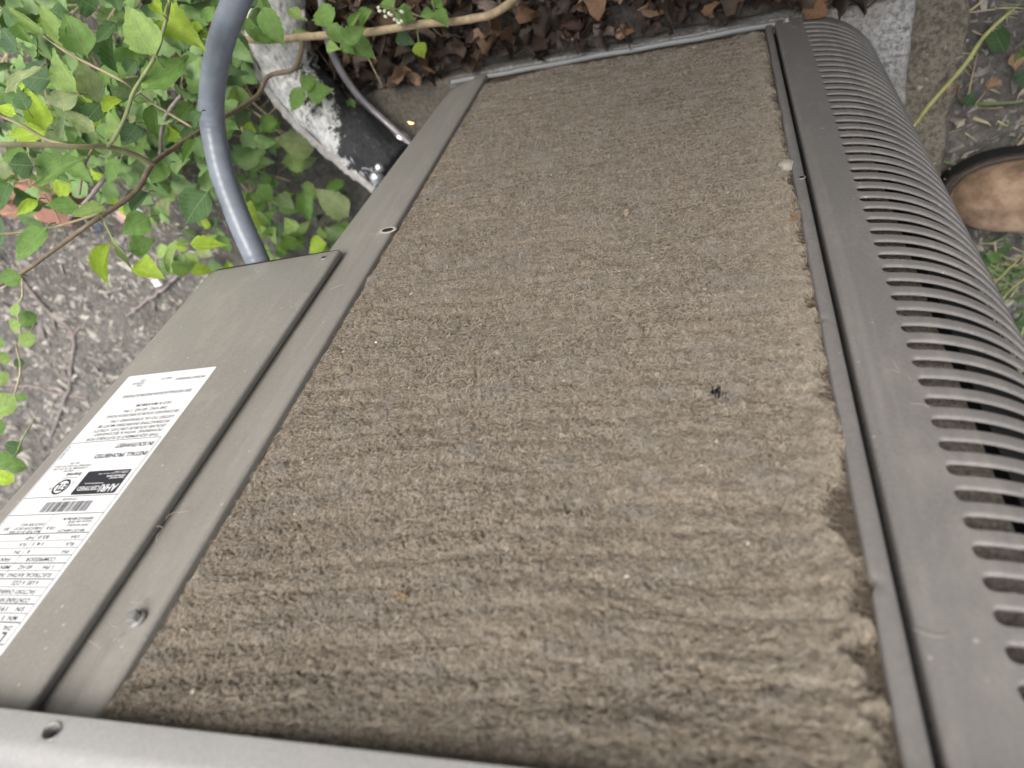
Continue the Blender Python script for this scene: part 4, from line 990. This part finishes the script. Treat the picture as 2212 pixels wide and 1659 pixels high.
# ---- small round-leaved seedling at the picture's left
SEED = thing('round_leaved_vine', (0.95, 0.30, GZ), 'low vine with small round bright leaves on the bare soil', 'vine')
stem(SEED, 'stem', [(75, 700, .92), (60, 725, .92), (47, 740, .92), (35, 745, .92), (44, 790, .91), (38, 830, .91), (20, 880, .90), (-10, 920, .90)], .0012, .0011, BARK_PALE, 30, 6, .05)
stem(SEED, 'stem', [(47, 600, .9), (48, 640, .91), (35, 660, .92), (40, 690, .92), (46, 728, .92)], .0010, .0010, BARK_PALE, 24, 6, .05)
for (bx, by, tx, ty, w, tone, dp) in [(38,682,28,655,24,'l',.91),(45,700,18,706,26,'l',.90),(44,700,78,678,30,'m',.93),(40,742,76,725,30,'l',.90),(42,690,80,700,22,'d',.94),(-4,780,20,768,26,'l',.9),(-8,812,18,822,28,'l',.9),(10,745,-10,735,20,'m',.9),(30,790,52,778,18,'d',.94)]:
    add_leaf(SEED, at(bx, by, dp), at(tx, ty, dp + .004), w * 1.2 * dp / F_PX, GREENS[tone], LROUND, random.uniform(-.2, .2), up=-VW + Vector((0, 0, .4)))
for (bx, by, tx, ty, w, tone, dp) in [(-20,870,38,876,44,'l',.78),(-10,985,28,1000,40,'m',.78),(0,990,58,1012,34,'m',.82),(-8,1020,30,1042,30,'y',.80),(-20,925,12,920,30,'m',.80),(10,960,50,972,30,'d',.84),(30,852,60,862,14,'m',.86)]:
    add_leaf(SEED, at(bx, by, dp), at(tx, ty, dp + .004), w * 1.2 * dp / F_PX, GREENS[tone], LROUND, random.uniform(-.2, .2), up=-VW + Vector((0, 0, .4)))
stem(SEED, 'stem', [(75, 905, .84), (50, 945, .84), (30, 990, .83), (-10, 1030, .82)], .0011, .0010, BARK_GREEN, 20, 6, .05)

# ---- sticks and roots lying on the soil
def stick(label, pts, r0, r1, mat=BARK_DRY):
    Q = [Vector((*on_plane(x, y, 2, GZ + .012).xy, 0)) for x, y in pts]; Q = resample(Q, 30)
    for q in Q: q.z = float(gz(q.x, q.y)) + r0 * .8
    rr = random.Random(len(label)); Q = [q + Vector((rr.gauss(0, .0015), rr.gauss(0, .0015), 0)) for q in Q]
    tag(mk('stick', *tube_geo(Q, np.linspace(r0, r1, 30), 8), mat), label, 'stick', 'sticks lying on the soil')
stick('long mauve-grey stick running down the bare soil to the control cover', [(20, 592), (75, 655), (108, 692), (155, 727), (152, 790), (140, 850), (105, 950)], .0046, .0036)
stick('short grey twig with a pale end under the leaf tips', [(388, 590), (370, 610), (332, 640), (300, 665), (270, 690)], .0042, .0024)
stick('thin dark stick lying across the lower soil', [(10, 832), (70, 845), (120, 858), (185, 868)], .0034, .0026)
stick('forked little root beside the long mauve-grey stick', [(155, 727), (165, 715), (178, 712), (188, 722)], .0028, .0016)
stick('thin grey root at the soil near the white label', [(60, 925), (75, 945), (88, 975), (92, 995)], .0032, .0022)

# ---- brick half hidden by the shrub, and scraps
e = on_plane(158, 492, 2, GZ + .05); w0 = on_plane(-40, 462, 2, GZ + .05); dx = (w0 - e); dx.z = 0; dx.normalize(); ndy = Vector((-dx.y, dx.x, 0))
if ndy.y > 0: ndy = -ndy
Mb = Matrix(((dx.x, ndy.x, 0, e.x), (dx.y, ndy.y, 0, e.y), (0, 0, 1, 0), (0, 0, 0, 1)))
b = MB(); b.box((0, 0, GZ - .012), (.30, .075, GZ + .050), Mb)
o = b.build('paving_brick', simple('red_clay', (.30, .15, .105), .9, 0, .25, 40, .5)); bv = o.modifiers.new('b', 'BEVEL'); bv.width = .004; bv.segments = 2
tag(o, 'reddish clay brick lying half hidden behind the shrub', 'brick')
def scrap(px, py, s, c, label):
    p = on_plane(px, py, 2, GZ + .02); rr = random.Random(px); v = []
    for i in range(4):
        for j in range(4): v.append((p.x + (i - 1.5) * s / 3 + rr.gauss(0, s * .06), p.y + (j - 1.5) * s / 3 + rr.gauss(0, s * .06), p.z + .004 + rr.uniform(0, s * .35)))
    f = [(i * 4 + j, i * 4 + j + 1, i * 4 + j + 5, i * 4 + j + 4) for i in range(3) for j in range(3)]
    o = mk('scrap', v, f, simple('scrap_' + label[:4], c, .5, 0, .1)); so = o.modifiers.new('s', 'SOLIDIFY'); so.thickness = .0015
    tag(o, label, 'scrap', 'litter scraps on the soil')
scrap(272, 462, .026, (.62, .40, .36), 'pink crumpled scrap on the soil past the brick')
scrap(302, 458, .022, (.55, .72, .70), 'pale turquoise scrap on the soil beside the pink one')
scrap(215, 488, .020, (.06, .07, .10), 'dark blue-black scrap on the soil near the brick')
scrap(342, 607, .016, (.85, .85, .82), 'small white scrap on the bare soil under the leaf tips')

# ------------------------------------------------------------------ dead leaves in front of the unit
DM = [leaf_mesh('dead_leaf', DEAD, 10, fo, cu, wa, .07, .45, 60 + i, tw, .8) for i, (fo, cu, wa, tw) in enumerate([(.6, 1.1, .22, 1.6), (-.5, -.9, .25, -1.4), (.9, .5, .2, .8), (.3, 1.5, .3, -2.0), (-.7, .7, .28, 1.0), (1.2, -.6, .2, 1.8)])]
BROWNS = [(.15, .092, .060), (.23, .145, .093), (.40, .275, .185), (.075, .050, .039), (.48, .355, .26), (.17, .125, .10), (.055, .040, .034), (.27, .165, .10), (.26, .215, .19), (.095, .064, .048)]
rs = random.Random(23); k = 0; extra = MB(); tries = 0
while k < 760 and tries < 30000:
    tries += 1
    p = Vector((rs.uniform(-.20, .82), rs.uniform(-.26, -.017), 0)); lay = rs.random()
    p.z = float(gz(p.x, p.y)) + .003 + .040 * lay * (1 if k > 150 else .3)
    s = seen(p, 50)
    if not s or (p.x > .56 and rs.random() < .5): continue
    L = rs.choice((rs.uniform(.010, .022), rs.uniform(.018, .042), rs.uniform(.018, .042))) ; d = Vector((rs.gauss(0, 1), rs.gauss(0, 1), rs.gauss(0, .55))).normalized()
    up = Vector((rs.gauss(0, .8), rs.gauss(0, .8), .9)).normalized(); w = L * rs.uniform(.5, .95)
    M = leaf_frame(p, p + d * L, w, up)
    if 460 < k: 
        o = bpy.data.objects.new('dead_leaf', rs.choice(DM)); c = rs.choice(BROWNS); o.color = (*c, 1); link(o, None, M)
        tag(o, 'curled brown dead leaf in the litter along the foot of the coil', 'dead leaf', 'dead leaves heaped along the foot of the coil')
    else:
        me_ = rs.choice(DM); extra.add([M @ w_.co for w_ in me_.vertices], [tuple(q.vertices) for q in me_.polygons])
    k += 1
rs2 = random.Random(31)
for q_ in range(420):
    x, y = rs2.uniform(-.2, .8), rs2.uniform(-.26, -.012); p = Vector((x, y, float(gz(x, y)) + rs2.uniform(.004, .045))); L = rs2.uniform(.006, .05)
    d = Vector((rs2.gauss(0, 1), rs2.gauss(0, 1), rs2.gauss(0, .25))).normalized() * L
    extra.tube([p, p + d * .5 + Vector((rs2.gauss(0, .003), rs2.gauss(0, .003), .001)), p + d], [rs2.uniform(.0004, .0013)] * 3, 5)
LIT = simple('leaf_litter', (.060, .043, .032), .9, 0, .7, 40)
tag(extra.build('leaf_litter', LIT, None, True), 'dark mat of old dead leaves under the curled ones', 'leaf litter', kind='stuff')

# dead and green leaves on the right, named one by one
def ground_leaf(bx, by, tx, ty, w, c, label, meshes, z=.012, cat='leaf'):
    a = on_plane(bx, by, 2, GZ + z); t = on_plane(tx, ty, 2, GZ + z + .008)
    o = bpy.data.objects.new('fallen_leaf', random.choice(meshes)); o.color = (*c, 1)
    link(o, None, leaf_frame(a, t, w * .98 / F_PX, Vector((random.gauss(0, .2), -.2, 1)).normalized()))
    tag(o, label, cat)
ground_leaf(2170, 112, 2142, 55, 40, GREENS['d'], 'dark green round leaf on the soil at the tip of the yellow stalk', LROUND)
ground_leaf(2212, 140, 2205, 105, 30, GREENS['m'], 'green leaf cut by the picture edge above the pale litter', LM)
ground_leaf(2195, 175, 2230, 155, 36, GREENS['b'], 'dull blue-green leaf among dead leaves above the boot', LM)
ground_leaf(2085, 228, 2105, 200, 30, GREENS['b'], 'grey-green leaf scrap right of the pale dead leaf', LM)
ground_leaf(2025, 195, 2050, 160, 44, (.36, .25, .18), 'pale tan dead leaf beside the yellow stalk', DM, .012, 'dead leaf')
ground_leaf(2050, 200, 2080, 175, 40, (.42, .30, .22), 'pinkish tan dead leaf above the grey-green scrap', DM, .014, 'dead leaf')
ground_leaf(2060, 165, 2075, 150, 26, (.38, .22, .12), 'orange-brown dead leaf nearest the grey footing', DM, .014, 'dead leaf')
ground_leaf(2190, 150, 2212, 120, 36, (.42, .28, .20), 'salmon dead leaf near the picture edge', DM, .014, 'dead leaf')
ground_leaf(2065, 275, 2085, 235, 40, (.50, .46, .38), 'bleached grey-white leaf just above the boot', DM, .016, 'dead leaf')
ground_leaf(1992, 385, 2030, 372, 22, (.36, .20, .11), 'small rust-coloured leaf touching the boot toe', DM, .016, 'dead leaf')
ground_leaf(2130, 195, 2160, 175, 26, (.33, .23, .15), 'curled brown leaf between two dry stalks above the boot', DM, .014, 'dead leaf')

# yellow-green weed stalk over the footing
WD = thing('weed_stalk', on_plane(2184, 27, 2, GZ), 'long yellow-green weed stalk lying across the footing', 'weed')
P = [on_plane(1955, 300, 2, .020), on_plane(1974, 272, 2, .014), on_plane(2009, 225, 2, .002), on_plane(2084, 140, 2, -.010), on_plane(2121, 85, 2, -.018), on_plane(2160, 45, 2, -.022), on_plane(2190, 20, 2, -.03)]
mk('stalk', *tube_geo(resample(P, 40), [.0026, .0029, .0028, .0024, .0018], 8), WEED, WD)
Q = resample(P, 40); b = MB(); rs = random.Random(2)
for k in range(34):
    q = Q[rs.randrange(6, 39)]; d = Vector((rs.gauss(-.3, .5), rs.gauss(.5, .5), rs.gauss(.1, .4))).normalized() * rs.uniform(.006, .016)
    b.tube([q, q + d * .6, q + d], [.0006, .0005, .0003], 5)
tag(b.build('bristle', STRAW, WD, True), kind='stuff')

# ------------------------------------------------------------------ ground cover: chips, pebbles, grass, straw
def chips():
    rs = np.random.default_rng(44); out = {0: MB(), 1: MB(), 2: MB()}
    regions = [((.75, 2.6), (-.35, 1.5), 12000, .0036), ((-.75, -.19), (-.12, 1.1), 2000, .0031), ((.45, .9), (-.35, -.01), 900, .0045)]
    for (xa, xb), (ya, yb), n, s0 in regions:
        k = 0; tr = 0
        while k < n and tr < n * 12:
            tr += 1
            x = rs.uniform(xa, xb); y = rs.uniform(ya, yb)
            z = float(gz(x, y)); q = seen((x, y, z), 15)
            if q is None or (q[0] > 500 and q[0] < 1900 and q[1] > 230): continue
            if -.30 < x < -.18 and y < .44: 
                if rs.random() < .75: continue
                z = -.036
            s = s0 * rs.lognormal(-.35, .5) * (1 + .25 * (x > 1.2))
            M = Matrix.Translation((x, y, z + s * .2)) @ Matrix.Rotation(rs.uniform(0, 6.28), 4, 'Z') @ Matrix.Rotation(rs.normal(0, .5), 4, 'X') @ Matrix.Diagonal((s * rs.uniform(.8, 2.4), s * rs.uniform(.5, 1), s * rs.uniform(.2, .55), 1))
            v = [Vector((a + rs.normal(0, .12), b_ + rs.normal(0, .12), c)) for a, b_, c in ((-1, -.3, -.4), (-.3, -1, -.4), (.8, -.5, -.4), (.9, .6, -.4), (-.2, 1, -.4), (-.7, -.1, .5), (.1, -.5, .6), (.6, .2, .5), (-.1, .5, .6))]
            out[rs.integers(0, 3)].add([M @ w for w in v], [(0, 1, 6, 5), (1, 2, 7, 6), (2, 3, 7), (3, 4, 8, 7), (4, 0, 5, 8), (5, 6, 7, 8)])
            k += 1
    for i, (c, nm) in enumerate((((.28, .262, .228), 'wood_chips'), ((.20, .183, .163), 'soil_crumbs'), ((.34, .32, .28), 'gravel'))):
        o = out[i].build(nm, simple(nm, c, .9, 0, .5, 25)); tag(o, ['pale wood chips strewn over the soil', 'dark crumbs of soil and bark on the ground', 'small pale stones scattered on the soil'][i], kind='stuff')
chips()
def blades():
    rs = random.Random(77); G1 = MB(); S1 = MB()
    for k in range(5200):
        x = rs.uniform(-.75, -.20); y = rs.uniform(-.05, 1.0)
        q = seen((x, y, GZ), 30)
        if q is None or q[0] < 1900 or x > -.20: continue
        if q[1] < 330 and rs.random() < .80: continue
        if -.78 < x < -.30 and .20 < y < .40 and q[1] > 300 and q[1] < 520: continue
        if x > -.30 and y < .44 and rs.random() < .8: continue
        L = rs.choice((rs.uniform(.008, .03), rs.uniform(.01, .03), rs.uniform(.02, .085))); a = rs.uniform(0, 6.28); flat = rs.uniform(.05, .8)
        d = Vector((math.cos(a), math.sin(a), flat)).normalized() * L; p = Vector((x, y, float(gz(x, y)) + .002))
        w = rs.uniform(.0008, .0022); side = d.cross(Vector((0, 0, 1))).normalized() * w
        pts = [p, p + d * .4 + Vector((0, 0, L * .06)), p + d * .75 + Vector((0, 0, L * .04)), p + d + Vector((rs.gauss(0, .005), rs.gauss(0, .005), -L * .10))]
        v = []
        for i, t in enumerate((1, .9, .6, .1)): v += [pts[i] - side * t, pts[i] + side * t + Vector((0, 0, .0006))]
        (G1 if rs.random() < (.55 if q[1] > 420 else .3) else S1).add(v, [(0, 1, 3, 2), (2, 3, 5, 4), (4, 5, 7, 6)])
    tag(G1.build('grass', GRASS, None, True), 'sparse green grass around the boot', kind='stuff')
    tag(S1.build('dry_grass', STRAW, None, True), 'dry straw-coloured grass lying by the footing', kind='stuff')
blades()
rs = random.Random(5); WPL = thing('low_weed', on_plane(2170, 620, 2, GZ), 'small low weed with dark and bright leaves beyond the boot', 'weed')
for k in range(26):
    px, py = rs.uniform(2080, 2215), rs.uniform(500, 820)
    if px < 2050 + (py - 480) * .55: continue
    p = on_plane(px, py, 2, GZ + rs.uniform(.01, .05)); d = Vector((rs.gauss(0, 1), rs.gauss(0, 1), rs.gauss(0, .3))).normalized() * rs.uniform(.014, .032)
    add_leaf(WPL, p, p + d, d.length * .5, GREENS[rs.choice('dmgby')], up=Vector((rs.gauss(0, .4), rs.gauss(0, .4), 1)).normalized())
for pts in ([(2215, 700), (2200, 740), (2190, 790)], [(2120, 640), (2160, 600), (2200, 560)], [(2215, 600), (2170, 640), (2140, 690)]):
    Q = [on_plane(x, y, 2, GZ + .03) for x, y in pts]; mk('stem', *tube_geo(resample(Q, 12), .0014, 6), WEED, WPL)

# ------------------------------------------------------------------ things caught on the coil and the flange
d = MB(); p = on_plane(1700, 343, 1, .0)
M = Matrix.Translation((p.x + .0005, .0040, p.z + .004)) @ Matrix.Diagonal((.0075, .0045, .0095, 1))
d.cyl([(.08, -1), (.5, -.85), (.85, -.5), (1, 0), (.85, .5), (.5, .85), (.08, 1)], 16, M)
o = d.build('spider_cocoon', simple('cocoon_silk', (.36, .335, .28), .9, 0, .25, 250, .5), None, True)
tag(o, 'cream silk cocoon tucked in lint behind the flange edge', 'cocoon')
def crumb(px, py, s, c, label):
    p = on_plane(px, py, 1, -.0005); me_ = random.choice(DM); o = bpy.data.objects.new('leaf_crumb', me_); o.color = (*c, 1)
    link(o, None, leaf_frame(p, p + Vector((.3, -.3, .9)).normalized() * s, s * .8, Vector((0, -1, .2)))); tag(o, label, 'leaf crumb')
crumb(1716, 468, .007, (.40, .23, .09), 'orange-brown leaf crumb caught at the flange edge beside the lint')
crumb(1358, 455, .006, (.40, .33, .25), 'tan crumb in a loose tuft of lint low on the coil')

# ------------------------------------------------------------------ work boot
def boot():
    toe = Vector((-.297, .288)); ax = Vector((-1.0, .06)).normalized(); sd = Vector((-ax.y, ax.x)); g0 = GZ + .004
    root = thing('work_boot', (*(toe + ax * .15), g0), 'worn tan leather work boot with a dark sole on the ground', 'boot')
    def P(s, w, z): q = toe + ax * s + sd * w; return (q.x, q.y, g0 + z)
    def hw(s):                                        # half width of the foot
        ks = [0, .004, .015, .035, .065, .10, .15, .20, .25, .285, .298, .302]; kw = [.004, .018, .033, .045, .0515, .0535, .047, .040, .0385, .034, .020, .004]
        return float(np.interp(s, ks, kw))
    def top(s): return float(np.interp(s, [0, .006, .02, .045, .08, .12, .17, .20, .30], [.034, .046, .060, .070, .074, .082, .105, .125, .125]))
    S = [0.0, .003, .008, .016, .028, .042, .06, .08, .10, .125, .15, .175, .20, .23, .26, .285, .297, .302]
    m, nt, bs = new_mat('boot_leather'); g = NT(nt)
    a = g.noise(24, 5, .65); c = g.ramp(a, [(.30, (.075, .050, .035)), (.48, (.24, .158, .10)), (.66, (.42, .295, .20))])
    c = g.mix(g.ramp(g.noise(9, 3), [(.48, G(0)), (.66, G(.45))]), c, (.30, .195, .115)); g.l(c, bs.inputs['Base Color']); bs.inputs['Roughness'].default_value = .72
    g.bump(g.math('ADD', g.noise(330, 4, .7), g.math('MULTIPLY', g.noise(60, 4, .65, dist=1.5), 1.6)), .6, .0016, bs)
    v = []; f = []; seg = 25
    for s in S:
        w = hw(s) * .97; h = top(s)
        for k in range(seg):
            t = math.pi * k / (seg - 1); e = .62
            ca, sa = math.cos(t), math.sin(t)
            v.append(P(s + .004 * (1 - s / .3), w * math.copysign(abs(ca) ** e, ca), .028 + (h - .028) * abs(sa) ** .75))
    for i in range(len(S) - 1):
        for k in range(seg - 1): f.append((i * seg + k, i * seg + k + 1, i * seg + seg + k + 1, i * seg + seg + k))
    f.append(tuple(range(seg))); f.append(tuple(range((len(S) - 1) * seg, len(S) * seg))[::-1])
    mk('upper', v, f, m, root)
    # shaft
    v = []; f = []
    for z, s, rx, ry in ((.085, .215, .078, .041), (.13, .222, .060, .042), (.18, .23, .056, .046), (.25, .232, .060, .052), (.29, .232, .062, .055), (.287, .232, .056, .049), (.20, .232, .05, .043)):
        for k in range(24): t = 2 * math.pi * k / 24; v.append(P(s + rx * math.cos(t), ry * math.sin(t), z))
    for i in range(6):
        for k in range(24): f.append((i * 24 + k, i * 24 + (k + 1) % 24, i * 24 + 24 + (k + 1) % 24, i * 24 + 24 + k))
    mk('shaft', v, f, m, root)
    # sole and welt
    def ring(off, z): return [P(s - (off if s < .01 else (-off if s > .29 else 0)), sg * (hw(s) + off), z) for sg, ss in ((1, S), (-1, S[::-1])) for s in ss]
    def loft(name, rs_, mat):
        v = []; f = []; n = len(rs_[0])
        for r_ in rs_: v += r_
        for i in range(len(rs_) - 1):
            for k in range(n): f.append((i * n + k, i * n + (k + 1) % n, i * n + n + (k + 1) % n, i * n + n + k))
        f.append(tuple(range(n))[::-1]); f.append(tuple(range((len(rs_) - 1) * n, len(rs_) * n)))
        return mk(name, v, f, mat, root, False)
    loft('sole', [ring(.004, 0), ring(.0075, .006), ring(.0075, .024), ring(.007, .0265)], BLACK)
    loft('welt', [ring(.0062, .0266), ring(.0068, .0285), ring(.0058, .0310), ring(-.003, .0325)], simple('welt', (.045, .036, .028), .7, 0, .3, 100))
    st = None; so = simple('thread', (.20, .16, .10), .8)
    for i in range(0, 40):
        s = .004 + i * .0028
        for sg in (1, -1):
            a, b_ = Vector(P(s, sg * (hw(s) + .0028), .0322)), Vector(P(s + .0017, sg * (hw(s + .0017) + .0028), .0322))
            st = st or MB(); st.tube([a, a.lerp(b_, .5) + Vector((0, 0, .0004)), b_], .0005, 5)
    tag(st.build('stitching', so, root), kind='stuff')
    lc = simple('lace', (.10, .075, .05), .8)
    for i in range(5):
        s = .115 + i * .020; zt = top(s) + .002
        mk('lace', *tube_geo(resample([P(s, -.026, zt - .012), P(s + .004, 0, zt + .003), P(s + .008, .026, zt - .010)], 10), .0018, 6), lc, root)
boot()
